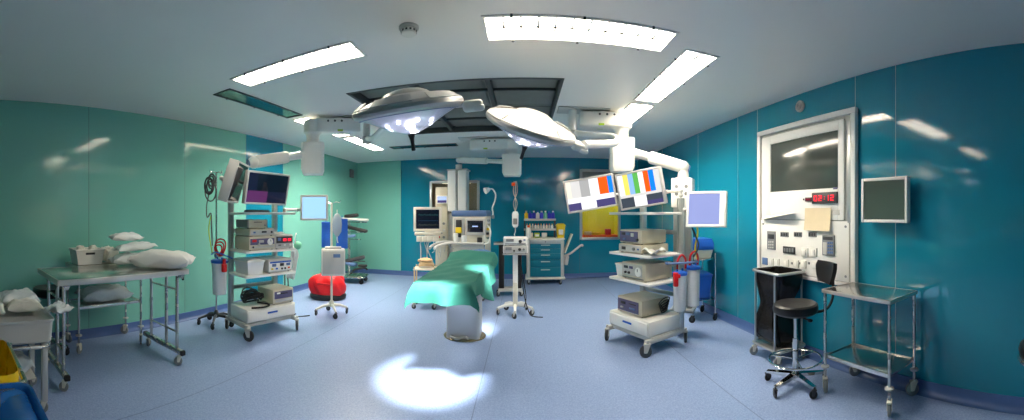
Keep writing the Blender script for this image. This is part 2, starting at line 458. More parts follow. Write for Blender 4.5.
# ------------------------------------------------------------------ shared pieces
def up_to(p0, p1):
    """matrix turning +Z to the direction p0 -> p1, at p0"""
    d = (V(p1) - V(p0)).normalized()
    return Matrix.Translation(V(p0)) @ V((0, 0, 1)).rotation_difference(d).to_matrix().to_4x4()
_caster = {}
def caster(root, x, y, r=.045, z=0.0, rz=0.0, style='grey'):
    """swivel caster: fork (part) and wheel (sub-part); the wheel touches the floor"""
    key = (round(r, 3), style)
    if key not in _caster or key[0] is None:
        fm, wm = {'grey': (M['lgrey'], M['dgrey']), 'white': (M['cream'], M['grey']), 'black': (M['dgrey'], M['black']), 'steel': (M['steel'], M['black'])}[style]
        fk = MB()
        w = r * .5
        for s in (-1, 1):
            fk.prism([(-r * .3, r * .75), (r * .45, r * .75), (r * .75, r * 2.15), (-r * .25, r * 2.15)][::1], 0, .004)
            n = 8
            vs = fk.v[-8:] if False else None
        fk = MB()
        for s in (-1, 1):
            fk.T = Matrix.Translation((0, s * (w / 2 + .004), 0)) @ Matrix.Rotation(PI / 2, 4, 'X') @ Matrix.Translation((0, 0, -.002))
            fk.prism([(-r * .28, r * .8), (r * .28, r * .8), (r * .75, r * 2.1), (-r * .3, r * 2.1)], 0, .004)
        fk.T = Matrix.Identity(4)
        fk.box((r * .22, 0, r * 2.1), (r * 1.2, w + .014, r * .3), r * .1)
        fk.cyl((r * .3, 0, r * 2.2), (r * .3, 0, r * 2.75), r * .22)
        wh = MB()
        Mx = Matrix.Rotation(PI / 2, 4, 'X')
        wh.lathe([(r * .3, -w / 2), (r * .86, -w / 2), (r, -w * .3), (r, w * .3), (r * .86, w / 2), (r * .3, w / 2)], 20, (0, 0, r), Mx, 0)
        wh.cyl((0, -w / 2 - .006, r), (0, w / 2 + .006, r), r * .25, n=10, mi=1)
        f = fk.build('caster', fm, root); wo = wh.build('wheel', [wm, fm], f)
        _caster[key] = f
        o = f
    else:
        o = share(_caster[key], root)
    # swivel axis sits over (x, y)
    a = math.radians(rz)
    o.location = (x - r * .3 * math.cos(a), y - r * .3 * math.sin(a), z)
    o.rotation_euler = (0, 0, a)
    return o

def emis(name, rgb, s=1.0):
    k = 'e_' + name
    if k not in M: M[k] = mat(name, tuple(c * .3 for c in rgb), .15, 0, 0, emit=rgb, es=s, rvar=0)
    return M[k]

def monitor(name, label, c, w, h, rot, screen, bezel='white_plastic', depth=.06, bw=.022, group=None, cat='monitor', arm=True, to=None):
    """flat display: screen faces local -Y. SCREEN: list of (x0, x1, z0, z1, material) in 0..1 of the glass"""
    t = thing(name, label, cat, c, 0, group, [math.radians(a) for a in rot])
    b = MB()
    fz = -depth / 2
    for s in (-1, 1):
        b.box((s * (w / 2 - bw / 2), 0, 0), (bw, depth, h), .006)
        b.box((0, 0, s * (h / 2 - bw / 2)), (w - bw * 1.2, depth, bw), .006)
    b.box((0, .012, 0), (w - .02, depth - .026, h - .02), .004)
    b.box((0, depth / 2 + .012, 0), (w * .72, .03, h * .7), .012)
    b.build('housing', M[bezel], t)
    g = MB(); mats = []
    gw, gh = w - 2 * bw, h - 2 * bw
    for (x0, x1, z0, z1, m) in screen:
        if m not in mats: mats.append(m)
        g.box(((x0 + x1 - 1) / 2 * gw, fz + .007, (z0 + z1 - 1) / 2 * gh), ((x1 - x0) * gw, .006, (z1 - z0) * gh), 0, None, mats.index(m))
    g.build('screen', mats, t)
    if arm:
        k = MB()
        k.box((0, depth / 2 + .033, 0), (.12, .02, .12), .006)
        k.cyl((0, depth / 2 + .04, 0), (0, depth / 2 + .1, 0), .022)
        k.build('bracket', M['lgrey'], t)
    if to:
        mi = (Matrix.Translation(V(c)) @ Euler([math.radians(a) for a in rot]).to_matrix().to_4x4()).inverted()
        k = MB(); pts = [V((0, depth / 2 + .1, 0))] + [mi @ V(p) for p in to]
        for a_, b_ in zip(pts, pts[1:]): k.cyl(a_, b_, .018, n=12)
        for p_ in pts: k.ball(p_, .026, 12, 8)
        k.build('mount_arm', M['lgrey'], t)
    return t

# ------------------------------------------------------------------ ceiling supply booms
def boom(label, plate_c, plate_s, hub, box_rot, arm_to, sticker=True, drop=.42, boxs=(.30, .32, .41), arm_r=.06, back_arm=None):
    px, py = plate_c; hx, hy = hub
    t = thing('ceiling_boom', label, 'ceiling boom', (px, py, ZC), 0, 'ceiling mounted supply booms')
    def L(p): return V((p[0] - px, p[1] - py, p[2] - ZC))
    MB().box((0, 0, -.009), (plate_s[0], plate_s[1], .018), .005).build('ceiling_plate', M['lgrey'], t)
    d = V((hx - px, hy - py, 0)); ln = d.length; u = d.normalized()
    ang = math.atan2(d.y, d.x)
    bm_ = MB()
    bm_.T = Matrix.Rotation(ang, 4, 'Z')
    bm_.box((ln / 2 - .04, 0, -.125), (ln + .02, .21, .18), .025, seg=3)
    bm_.cyl((.24, 0, -.06), (.24, 0, -.028), .085, n=24)
    bo = bm_.build('boom', M['white'], t)
    for s in (-1, 1):
        st = MB(); st.T = Matrix.Rotation(ang, 4, 'Z')
        st.box((.22, s * .1055, -.2), (.07, .002, .025)); st.build('sticker', M['lime'], bo)
        for k in range(3):
            dt = MB(); dt.T = Matrix.Rotation(ang, 4, 'Z')
            dt.cyl((.2 + k * .09, s * .1, -.075), (.2 + k * .09, s * .109, -.075), .014, n=10); dt.build('bolt', M['dgrey'], bo)
    hb = MB()
    q = L((hx, hy, ZC))
    hb.lathe([(.0, -.05), (.115, -.05), (.125, -.07), (.125, -.215), (.1, -.235), (.085, -.26), (.085, -.36), (.1, -.375), (.1, -drop), (0, -drop)], 28, q)
    hb.build('hub', M['white'], t)
    pb = MB(); bx = boxs
    pb.T = Matrix.Translation(q) @ Matrix.Rotation(math.radians(box_rot), 4, 'Z')
    z0 = -drop + .06
    poly = [(-bx[0] / 2, -bx[1] / 2 + .03), (-bx[0] / 2 + .03, -bx[1] / 2), (bx[0] / 2 - .03, -bx[1] / 2), (bx[0] / 2, -bx[1] / 2 + .03), (bx[0] / 2, bx[1] / 2), (-bx[0] / 2, bx[1] / 2)]
    # tapered housing: lower end slightly narrower
    vs = [(x, y, z0) for x, y in poly] + [(x, y, z0 - bx[2] * .85) for x, y in poly] + [(x * .85, y * .85, z0 - bx[2]) for x, y in poly]
    n = len(poly)
    fs = [tuple(range(n)), tuple(reversed(range(2 * n, 3 * n)))]
    for k in range(2):
        for i in range(n): fs.append((k * n + i, (k + 1) * n + i, (k + 1) * n + (i + 1) % n, k * n + (i + 1) % n))
    pb.raw(vs, fs, 0, False)
    po = pb.build('pivot_housing', M['white'], t)
    sm = MB(); sm.T = Matrix.Translation(q) @ Matrix.Rotation(math.radians(box_rot), 4, 'Z')
    sm.box((0, 0, z0 - bx[2] * .5), (bx[0] + .003, bx[1] * .9, .004)); sm.build('joint_line', M['lgrey'], po)
    # spring arm: thin inner tube, thick outer sleeve, elbow
    a0 = L((hx, hy, ZC - drop - bx[2] * .16)); a1 = L(arm_to)
    dirv = (a1 - a0); al = dirv.length; du = dirv.normalized()
    ar = MB()
    ar.cyl(a0, a0 + du * al * .62, arm_r * .95, arm_r * .8, n=20)
    aro = ar.build('spring_arm', M['white'], t)
    sl = MB()
    side = du.cross(V((0, 0, 1))).normalized(); upv = side.cross(du)
    R = Matrix((side, du, upv)).transposed().to_4x4()
    sl.T = Matrix.Translation(a0 + du * al * .72) @ R
    sl.box((0, 0, 0), (arm_r * 2.3, al * .56, arm_r * 2.5), arm_r * .7, seg=3)
    sl.build('arm_sleeve', M['white_plastic'], aro)
    el = MB()
    el.ball(a1, (arm_r * 1.35, arm_r * 1.35, arm_r * 1.3), 18, 10)
    el.build('elbow', M['white'], t)
    cp = MB()
    cp.cyl(a1 + du * arm_r * 1.0, a1 + du * arm_r * 1.42, arm_r * .7, n=16)
    cp.build('end_cap', M['bluegrey'], t)
    return t
bl = boom('white ceiling boom on the left, its arm reaching to the left equipment tower', (-2.17, 4.40), (.66, .3), (-2.68, 4.11), 30, (-3.03, 3.32, 2.13))
br = boom('white ceiling boom on the right, its arm ending above the right equipment tower', (.74, 4.5), (.64, .28), (1.22, 4.44), -10, (1.93, 4.13, 2.08))
bb = boom('white ceiling boom at the rear middle, its arm holding the anaesthesia column', (-.86, 6.22), (.5, .3), (-.2, 6.2), 0, (-1.2, 6.72, 2.5), drop=.36, boxs=(.32, .3, .36), arm_r=.045)

# ------------------------------------------------------------------ surgical lamps
def lamp(label, c, down, R, tubes, grip_dir):
    t = thing('surgical_lamp', label, 'surgical lamp', c, 0, 'ceiling surgical lamps')
    q = V((0, 0, -1)).rotation_difference(V(down).normalized()).to_matrix().to_4x4() @ Matrix.Scale(.8, 4)
    R = R / .8
    def L(p): return V(p) - V(c)
    d = MB(); d.T = q
    d.lathe([(R * .97, -.02), (R, .0), (R * .995, .025), (R * .96, .045), (R * .84, .066), (R * .62, .09), (R * .42, .112)], 56, close=True)
    d.lathe([(R * .42, .112), (R * .38, .128), (R * .26, .148), (R * .16, .155), (0, .157)], 56, close=True)
    d.lathe([(R * .97, -.02), (R * .9, -.035), (R * .86, -.03)], 56, close=True)
    do = d.build('dome', M['lampshell'], t, ang=24)
    for k in range(6):
        g = MB(); g.T = q
        a0 = k * PI / 3 + .15
        pts = []
        def fn(u, v, a0=a0):
            a = a0 + u * .75; r = R * (.985 - .17 * v)
            z = .034 + (.082 - .034) * ((1 - r / R - .015) / .17) + .006
            return (r * math.cos(a), r * math.sin(a), z)
        g.surf(fn, 10, 2, 0, .006)
        g.build('cover_segment', M['lgrey'], do)
    rim = MB(); rim.T = q
    rim.torus((0, 0, -.032), R * .89, .007, n=56, k=6)
    rim.build('blue_rim_band', M['bluegrey'], do)
    ln = MB(); ln.T = q
    nf = 24
    prof = [(R * .87, -.034), (R * .7, -.068), (R * .48, -.12), (R * .26, -.17), (R * .1, -.192), (0, -.194)]
    ln.lathe(prof, nf, close=True)
    ln.build('lens', M['lens'], t, ang=12)
    rf = MB(); rf.T = q
    rf.lathe([(R * .84, -.022), (R * .6, -.03), (R * .3, -.02), (0, -.015)], 40, close=True)
    rf.build('reflector', M['reflector'], t, ang=10)
    for k in range(7):
        lb = MB(); lb.T = q
        a = k * 2 * PI / 7
        lb.lathe([(0, -.06), (.012, -.058), (.015, -.045), (.014, -.03)], 12, (R * .34 * math.cos(a), R * .34 * math.sin(a), 0))
        lb.build('lamp_bulb', M['led'], t)
    lb = MB(); lb.T = q
    lb.lathe([(0, -.075), (.022, -.073), (.03, -.055), (.028, -.03)], 16)
    lb.build('lamp_bulb', M['led'], t)
    h = MB(); h.T = q
    h.lathe([(0, -.33), (.014, -.33), (.018, -.32), (.015, -.27), (.018, -.235), (.026, -.21), (.03, -.185), (0, -.185)], 16)
    h.build('handle', M['black'], t)
    gd = V(grip_dir); gd = (gd - V((0, 0, 0))).normalized()
    gl = q.to_3x3().inverted() @ gd; gl.z = 0; gl.normalize()
    ga = math.atan2(gl.y, gl.x)
    yk = MB(); yk.T = q @ Matrix.Rotation(ga, 4, 'Z')
    yk.box((R - .0, 0, -.02), (.16, .07, .045), .02)
    yk.box((R + .065, 0, -.04), (.16, .16, .09), .03, seg=3)
    yk.box((R + .11, 0, -.06), (.09, .18, .05), .02)
    yo = yk.build('side_grip', M['white_plastic'], t)
    for pts, r, nm in tubes:
        a = MB(); a.tube([L(p) for p in pts], r, 14, sub=8 if len(pts) > 2 else 0)
        a.build(nm, M['white'], t)
    kn = MB()
    p = L(tubes[0][0][-1]); kn.cyl(p + V((0, 0, .05)), p - V((0, 0, .04)), .062, n=20); kn.build('swivel_joint', M['lgrey'], t)
    return t
M['lens'] = mat('clear_lamp_lens', (236, 238, 248), .05, 0, 0, trans=.92, rvar=0, spec=.6)
M['reflector'] = mat('white_reflector', (226, 227, 238), .3, .15, .04, 20)
L1C, L1D = (-.728, 2.213, 2.165), (.07, .28, -1)
L2C, L2D = (.056, 2.80, 2.165), (-.33, .44, -1)
lamp('left surgical lamp, its wide white dome lit and nearly level', L1C, L1D, .36,
     [([(-2.03, 4.42, 2.7755), (-2.03, 4.42, 2.47)], .05, 'drop_tube'), ([(-2.03, 4.42, 2.5), (-1.82, 4.15, 2.44), (-1.4, 3.6, 2.46), (-1.0, 2.9, 2.38), (-.80, 2.58, 2.25)], .034, 'swing_arm')], (1, .15, 0))
lamp('right surgical lamp, white dome tilted down to the left over the table', L2C, L2D, .36,
     [([(.6, 4.46, 2.7755), (.6, 4.46, 2.47)], .05, 'drop_tube'), ([(.6, 4.46, 2.5), (.78, 4.28, 2.44), (.98, 3.95, 2.36), (.84, 3.3, 2.16), (.47, 2.82, 2.04)], .034, 'swing_arm')], (1, .2, -.35))

# ------------------------------------------------------------------ smoke detector, wall gauge
t = thing('smoke_detector', 'round white smoke detector on the ceiling', 'smoke detector', (-.785, 2.41, ZC))
MB().lathe([(.07, 0), (.07, -.012), (.062, -.02), (0, -.02)], 28).build('base', M['lgrey'], t)
MB().lathe([(.05, -.02), (.056, -.035), (.05, -.05), (.03, -.058), (0, -.06)], 28).build('sensor_head', M['white_plastic'], t)
sl = MB()
for k in range(12):
    a = k * PI / 6
    sl.box((.053 * math.cos(a), .053 * math.sin(a), -.034), (.006, .014, .012), 0, (0, 0, math.degrees(a)))
sl.build('sensor_slot', M['dgrey'], t)
# ------------------------------------------------------------------ equipment towers
def tower(label, center, rz, WD, DP):
    """local x along the front (left to right seen from the front), y to the back; SIDE = +1/-1: which side the cable column stands"""
    t = thing('equipment_tower', label, 'equipment cart', (center[0], center[1], 0), rz, 'endoscopy equipment towers')
    W, D = WD, DP
    b = MB()
    b.box((0, 0, .165), (W, D - .06, .05), .012)
    for s in (-1, 1):
        b.box((s * (W / 2 - .02), 0, .15), (.06, D + .06, .05), .012)
    b.build('base_frame', M['lgrey'], t)
    for sx in (-1, 1):
        for sy in (-1, 1): caster(t, sx * (W / 2 + .0), sy * (D / 2 + .02), .065, 0, 40 * sx * sy + (90 if sy < 0 else -90), 'grey')
    # two uprights as separate parts
    for sx in (-1, 1):
        u = MB()
        u.box((sx * (W / 2 - .03), D / 2 - .03, .92), (.055, .075, 1.52), .008)
        for q in (-.014, .014): u.box((sx * (W / 2 - .03) + q, D / 2 - .071, .92), (.006, .01, 1.5))
        u.box((sx * (W / 2 + .004), D / 2 - .03, .92), (.006, .03, 1.5))
        u.build('upright', M['alu'], t)
    for z, w in ((.74, W), (1.035, W), (1.5, W)):
        s = MB()
        s.box((0, -.01, z), (w, D - .04, .03), .008)
        s.box((0, -D / 2 + .012, z), (w, .012, .029), .004)
        s.build('shelf', M['white'], t)
    dr = MB()
    dr.box((0, -.01, .275), (W - .02, D - .03, .16), .012)
    d = dr.build('drawer_box', M['white_plastic'], t)
    f = MB(); f.box((0, -D / 2 + .0, .275), (W - .05, .016, .13), .006); fo = f.build('drawer_front', M['white'], d)
    g = MB()
    g.tube([(-.07, -D / 2 - .006, .285), (-.06, -D / 2 - .018, .285), (.06, -D / 2 - .018, .285), (.07, -D / 2 - .006, .285)], .006, 8)
    g.box((0, -D / 2 - .009, .285), (.15, .004, .022), .0015)
    g.build('drawer_handle', M['blue'], d)
    for z in (.55, .9, 1.28): MB().box((0, D / 2 - .02, z), (W - .1, .014, .05), .004).build('back_rail', M['alu'], t)
    return t

def device(name, label, parent_m, c, s, rz, front, body='beige', cat='medical device', group=None, feet=True):
    """a boxed instrument standing on a shelf: case > its face plate, knobs, displays. c = base centre, front list items are
    (kind, x, z, w, h, material) with x, z in metres from the face centre"""
    t = thing(name, label, cat, (c[0], c[1], c[2] + .0012), rz, group)
    w, d, h = s
    fz = .008 if feet else 0
    b = MB(); b.box((0, 0, fz + (h - fz) / 2), (w, d, h - fz), .008)
    if feet:
        for sx in (-1, 1):
            for sy in (-1, 1): b.cyl((sx * (w / 2 - .03), sy * (d / 2 - .03), 0), (sx * (w / 2 - .03), sy * (d / 2 - .03), .012), .012, n=10, mi=1)
    b.build('case', [M[body], M['black']], t)
    fy = -d / 2
    zc = fz + (h - fz) / 2
    for it in front:
        k, x, z, a, e, m = it
        q = MB()
        if k == 'plate': q.box((x, fy - .003, zc + z), (a, .008, e), .002); nm = 'face_plate'
        elif k == 'disp': q.box((x, fy - .008, zc + z), (a, .008, e), .002); nm = 'display'
        elif k == 'knob':
            q.lathe([(0, .022), (a * .8, .022), (a, .016), (a, 0)], 18, (x, fy - .006, zc + z), Matrix.Rotation(PI / 2, 4, 'X')); nm = 'dial'
        elif k == 'dial':
            q.lathe([(0, .012), (a * .86, .012), (a, .004), (a, 0)], 24, (x, fy - .006, zc + z), Matrix.Rotation(PI / 2, 4, 'X'))
            q.box((x, fy - .02, zc + z + a * .35), (a * .12, .003, a * .6), mi=1); nm = 'gauge'
        elif k == 'btn': q.box((x, fy - .009, zc + z), (a, .008, e), .002); nm = 'button'
        elif k == 'sock':
            q.lathe([(a * .5, .006), (a, .008), (a, 0)], 14, (x, fy - .006, zc + z), Matrix.Rotation(PI / 2, 4, 'X')); nm = 'socket'
        elif k == 'slot': q.box((x, fy - .0075, zc + z), (a, .004, e), .0015); nm = 'slot'
        q.build(nm, [M[m], M['dgrey']], t)
    return t

def inbox(root, x, y, z):
    """world position of a point in a thing's own frame"""
    a = root.rotation_euler.z
    return (root.location.x + x * math.cos(a) - y * math.sin(a), root.location.y + x * math.sin(a) + y * math.cos(a), root.location.z + z)

TL = tower('white shelved equipment tower on the left, before the green wall', (-3.09, 3.54), 74.5, .75, .47)
TR = tower('white shelved equipment tower on the right, before the blue wall', (1.40, 4.02), -66.5, .70, .56)
def on(root, x, y, z): return inbox(root, x, y, z)
rl, rr = 74.5, -66.5

# left tower devices -------------------------------------------------
device('image_processor', 'low grey instrument on top of the dialled unit on the left tower', TL, on(TL, -.13, -.03, 1.05 + .171), (.36, .36, .09), rl,
       [('plate', 0, 0, .34, .055, 'lgrey'), ('disp', .02, .004, .07, .022, 'dgrey'), ('btn', -.12, 0, .03, .02, 'bluegrey'), ('sock', .13, 0, .014, 0, 'dgrey')])
device('insufflator', 'grey instrument with round white gauge on the left tower, third shelf up', TL, on(TL, -.13, -.03, 1.05), (.38, .36, .17), rl,
       [('plate', 0, .018, .35, .075, 'violet'), ('disp', -.12, .03, .06, .03, 'red'), ('disp', -.02, .02, .07, .03, 'lgrey'), ('dial', .11, .012, .042, 0, 'white'), ('slot', 0, -.045, .34, .022, 'lgrey'), ('sock', -.14, -.045, .012, 0, 'dgrey'), ('knob', -.06, -.012, .014, 0, 'lgrey')])
device('light_source', 'dark-fronted instrument with red digits beside the gauge unit on left tower', TL, on(TL, .205, -.03, 1.05), (.27, .36, .18), rl,
       [('plate', 0, .022, .255, .085, 'dgrey'), ('disp', .0, .02, .05, .034, 'ledred'), ('disp', .075, .02, .05, .034, 'ledred'), ('disp', -.085, .03, .05, .04, 'bluegrey'), ('btn', -.08, -.045, .04, .018, 'grey'), ('btn', .0, -.045, .03, .018, 'white'), ('knob', .09, -.045, .014, 0, 'white')], 'lgrey')
device('camera_control_box', 'small dark box at the back under the top shelf of left tower', TL, on(TL, -.16, -.01, 1.05 + .263), (.30, .28, .11), rl,
       [('plate', 0, 0, .26, .1, 'beige'), ('slot', 0, .02, .12, .008, 'dgrey'), ('btn', .1, -.02, .02, .02, 'grey')], 'grey')
# stack of white film-covered papers lies over the dark-fronted unit
t = tag(MB().surf(lambda u, v: ((u - .5) * .15, (v - .5) * .2, .012 * math.sin(u * 7) * math.sin(v * 5) + .02), 8, 8, 0, .006).build('paper_wad', M['paper'], None, loc=on(TL, .17, -.05, 1.234)), 'crumpled white paper lying on the red-digit unit of the left tower', 'paper')
t.rotation_euler = (0, 0, math.radians(rl))
device('electrosurgical_generator', 'blue and white surgical generator with coloured buttons on left tower', TL, on(TL, .14, -.03, .755), (.36, .36, .17), rl,
       [('plate', 0, -.005, .345, .12, 'white'), ('slot', 0, .045, .33, .02, 'blue'), ('disp', -.1, .01, .06, .035, 'bluegrey'), ('disp', .02, .01, .06, .035, 'dgrey'), ('disp', .12, .01, .06, .035, 'bluegrey'), ('btn', -.13, -.035, .03, .02, 'yellow'), ('btn', -.06, -.035, .03, .02, 'blue'), ('sock', .02, -.04, .013, 0, 'dgrey'), ('sock', .07, -.04, .013, 0, 'dgrey'), ('btn', .13, -.035, .03, .02, 'orange')], 'lgrey')
tb = thing('storage_tub', 'frosted lidded plastic tub on the middle shelf of the left tower', 'tub', on(TL, -.215, -.035, .7565), rl)
b = MB()
pl_ = lambda w, d: [(-w / 2, -d / 2), (w / 2, -d / 2), (w / 2, d / 2), (-w / 2, d / 2)]
vs = [(x, y, 0) for x, y in pl_(.2, .30)] + [(x, y, .15) for x, y in pl_(.24, .32)]
b.raw(vs, [(3, 2, 1, 0), (0, 1, 5, 4), (1, 2, 6, 5), (2, 3, 7, 6), (3, 0, 4, 7), (4, 5, 6, 7)], 0, False)
b.build('body', M['clear'], tb)
l = MB(); l.box((0, 0, .16), (.26, .34, .022), .006); l.box((0, 0, .174), (.2, .3, .01), .004); l.build('lid', M['white_plastic'], tb)
device('video_recorder', 'beige recorder with violet front on the drawer box of left tower', TL, on(TL, .19, -.03, .355), (.32, .36, .185), rl,
       [('plate', 0, .02, .28, .09, 'violet'), ('slot', .0, .035, .12, .014, 'dgrey'), ('disp', -.08, .045, .05, .02, 'white'), ('slot', 0, -.05, .26, .03, 'lgrey')])
# loose black cables heaped beside it
cb_ = MB(); r2 = random.Random(3)
for k in range(7):
    pts = []
    cx0, cy0 = r2.uniform(-.02, .02), r2.uniform(-.03, .03)
    R0 = r2.uniform(.06, .11); ph = r2.uniform(0, 6)
    tilt = r2.uniform(-.9, .9)
    for i in range(12):
        a = ph + i * 2 * PI / 12
        pts.append((cx0 + R0 * math.cos(a), cy0 + R0 * .9 * math.sin(a) * math.cos(tilt), .03 + .0 + abs(R0 * math.sin(a) * math.sin(tilt)) * 1.1 + .01 * k))
    cb_.tube(pts, .008, 6, True, sub=2)
cb_.tube([(.05, -.02, .02), (.12, -.14, .012), (.02, -.2, .012), (-.1, -.16, .012)], .008, 6, sub=5)
o = tag(cb_.build('cable_coil', M['black'], None, loc=on(TL, -.165, -.03, .351)), 'heap of coiled black cables on the drawer box of the left tower', 'cable'); o.scale = (1.25, 1.15, 1.5)
o.rotation_euler = (0, 0, math.radians(rl))
# keyboard-like dark instrument under the big screen
kb = thing('keyboard', 'black keyboard on the top shelf under the left tower screen', 'keyboard', on(TL, -.14, -.1, 1.516), rl)
MB().box((0, 0, .012), (.30, .13, .022), .005).build('body', M['dgrey'], kb)
ky = MB()
for i in range(12):
    for j in range(4): ky.box((-.132 + i * .024, -.045 + j * .028, .026), (.018, .021, .006), .001)
ky.build('keys', M['black'], kb)

# right tower devices -------------------------------------------------
device('image_processor', 'dark-fronted instrument stacked highest on the third shelf of right tower', TR, on(TR, -.03, -.02, 1.05 + .103), (.38, .38, .16), rr,
       [('plate', -.03, .0, .31, .115, 'violet'), ('disp', -.12, .03, .06, .03, 'dgrey'), ('disp', -.04, .03, .06, .03, 'bluegrey'), ('btn', .04, .02, .05, .04, 'lgrey'), ('knob', .13, -.03, .016, 0, 'dgrey'), ('btn', -.1, -.03, .05, .02, 'bluegrey')])
device('light_source', 'beige instrument lying under the dark-fronted unit on right tower', TR, on(TR, -.02, -.02, 1.05), (.40, .42, .10), rr,
       [('plate', 0, 0, .38, .075, 'lgrey'), ('disp', -.1, .0, .07, .035, 'dgrey'), ('knob', .08, 0, .018, 0, 'grey'), ('btn', .15, 0, .03, .02, 'bluegrey')])
device('insufflator', 'beige instrument with white round gauge on the right tower', TR, on(TR, .04, -.02, .755), (.40, .42, .19), rr,
       [('plate', -.02, .012, .34, .13, 'lgrey'), ('dial', .09, .0, .052, 0, 'white'), ('disp', -.12, .04, .07, .03, 'dgrey'), ('disp', -.03, .04, .06, .03, 'violet'), ('knob', -.12, -.02, .014, 0, 'dgrey'), ('knob', -.06, -.02, .014, 0, 'dgrey'), ('slot', 0, -.075, .36, .014, 'grey')])
tb = thing('storage_tub', 'small frosted tub beside the gauge unit on the right tower', 'tub', on(TR, -.265, -.05, .7565), rr)
b = MB()
vs = [(x, y, 0) for x, y in pl_(.12, .24)] + [(x, y, .13) for x, y in pl_(.145, .27)]
b.raw(vs, [(3, 2, 1, 0), (0, 1, 5, 4), (1, 2, 6, 5), (2, 3, 7, 6), (3, 0, 4, 7), (4, 5, 6, 7)], 0, False)
b.build('body', M['clear'], tb)
l = MB(); l.box((0, 0, .14), (.16, .285, .02), .006); l.build('lid', M['white_plastic'], tb)
device('video_recorder', 'beige recorder with violet front on the drawer box of right tower', TR, on(TR, -.03, -.02, .355), (.42, .42, .185), rr,
       [('plate', -.02, .0, .36, .13, 'violet'), ('disp', -.1, .025, .08, .03, 'dgrey'), ('slot', .06, .03, .12, .012, 'dgrey'), ('btn', .06, -.02, .1, .02, 'bluegrey'), ('btn', -.12, -.03, .05, .02, 'lgrey')])
t = tag(MB().surf(lambda u, v: ((u - .5) * .2, (v - .5) * .2, .02 + .022 * math.sin(u * 6 + v * 4) + .012 * math.sin(v * 9)), 12, 9, 0, .006).build('folded_cloth', M['cloth'], None, loc=on(TR, .285, -.14, 1.078)), 'white cloth lying on the third shelf of the right tower', 'cloth')
t.rotation_euler = (0, 0, math.radians(rr))
cb_ = MB()
for k in range(5):
    R0 = .05 + .01 * k
    cb_.tube([(R0 * math.cos(i * PI / 5) * .5, R0 * math.sin(i * PI / 5) * .8, .02 + .02 * k + R0 * .6 * (1 + math.cos(i * PI / 5))) for i in range(10)], .007, 6, True, sub=2)
o = tag(cb_.build('cable_coil', M['black'], None, loc=on(TR, .25, .05, .357)), 'coil of black cable behind the recorder on the right tower', 'cable')
o.rotation_euler = (0, 0, math.radians(rr))

# cable column at the side of each tower (hangs from the boom on the right)
sc = thing('service_column', 'white outlet column under the right boom, at the tower', 'service column', (1.93, 4.13, 0), rr + 30)
b = MB(); b.box((0, 0, 1.755), (.26, .22, .36), .012); b.build('outlet_box', M['white'], sc)
b = MB(); b.cyl((0, 0, 1.935), (0, 0, 2.04), .075, .06, 24); b.cyl((0, 0, 1.93), (0, 0, 1.945), .1, n=24); b.build('neck', M['white'], sc)
b = MB()
for sx in (-1, 1): b.box((sx * .085, 0, .95), (.06, .12, 1.26), .01)
b.box((0, .03, .95), (.12, .05, 1.26), .006)
b.build('rail_column', M['alu'], sc)
b = MB(); b.tube([(-.02, -.1, 1.6), (-.03, -.075, 1.2), (-.01, -.075, .7), (-.02, -.075, .35)], .009, 6, sub=6); b.build('blue_hose', M['blue'], sc)
for k, (x, z) in enumerate(((-.06, 1.83), (-.06, 1.74), (.06, 1.83), (.06, 1.74), (.0, 1.66))):
    MB().lathe([(.012, .006), (.022, .008), (.022, 0)], 14, (x, -.112, z), Matrix.Rotation(PI / 2, 4, 'X')).build('outlet', M['grey'], sc)
b = MB(); b.box((0, 0, .31), (.3, .26, .04), .01); b.build('foot_plate', M['lgrey'], sc)

# monitors -------------------------------------------------------------
def bars(cols, z0=.42):
    n = len(cols); return [(i / n, (i + 1) / n, z0, 1, c) for i, c in enumerate(cols)]
ew = emis('screen_white', (240, 240, 242), .95); eg = emis('screen_grey', (165, 165, 165), .9); elg = emis('screen_light_grey', (212, 210, 208), .9)
eo = emis('screen_orange', (238, 86, 22), 1.0); eb = emis('screen_blue', (22, 122, 224), 1.0); ev = emis('screen_violet', (70, 64, 112), .9)
ecr = emis('screen_cream', (236, 226, 206), .95); eye = emis('screen_yellow', (236, 208, 96), 1.0); elb = emis('screen_pale_blue', (130, 172, 220), 1.0); egr = emis('screen_green', (88, 168, 78), 1.0)
edk = emis('screen_dark_band', (64, 72, 84), .8); elav = emis('screen_lavender', (138, 148, 200), .95); esky = emis('screen_sky', (150, 196, 246), 1.0)
enav = emis('screen_navy', (26, 30, 56), .6); epur = emis('screen_purple_glow', (92, 44, 96), .7)
low1 = [(0, 1, .25, .42, ew), (0, .27, 0, .25, ev), (.27, .6, 0, .25, ew), (.6, 1, 0, .25, ev)]
def facing(c): return -math.degrees(math.atan2(c[0], c[1]))
c = (.715, 3.87, 1.715)
monitor('display_monitor', 'tilted left monitor of the right tower, white grey orange and blue bars', c, .545, .355, (3, -9.5, facing(c) + 2),
        bars([ecr, elg, elg, eg, eg, ew, ew, eo, eo, eb], .42) + low1, 'lgrey', to=[on(TR, -.32, .25, 1.74), on(TR, -.32, .25, 1.708)])
c = (1.235, 3.70, 1.765)
monitor('display_monitor', 'tilted right monitor of the right tower, yellow green orange and blue bars', c, .50, .395, (6, -9, facing(c) - 16),
        bars([ew, eye, elb, egr, ew, eo, eb, elg], .38) + [(0, 1, .3, .38, elg), (0, .32, 0, .3, edk), (.32, .62, 0, .3, ew), (.62, 1, .12, .3, edk), (.62, 1, 0, .12, ev)], 'lgrey', depth=.11, to=[on(TR, .1, .25, 1.76), on(TR, .32, .25, 1.76), on(TR, .32, .25, 1.708)])
c = (1.875, 3.42, 1.545)
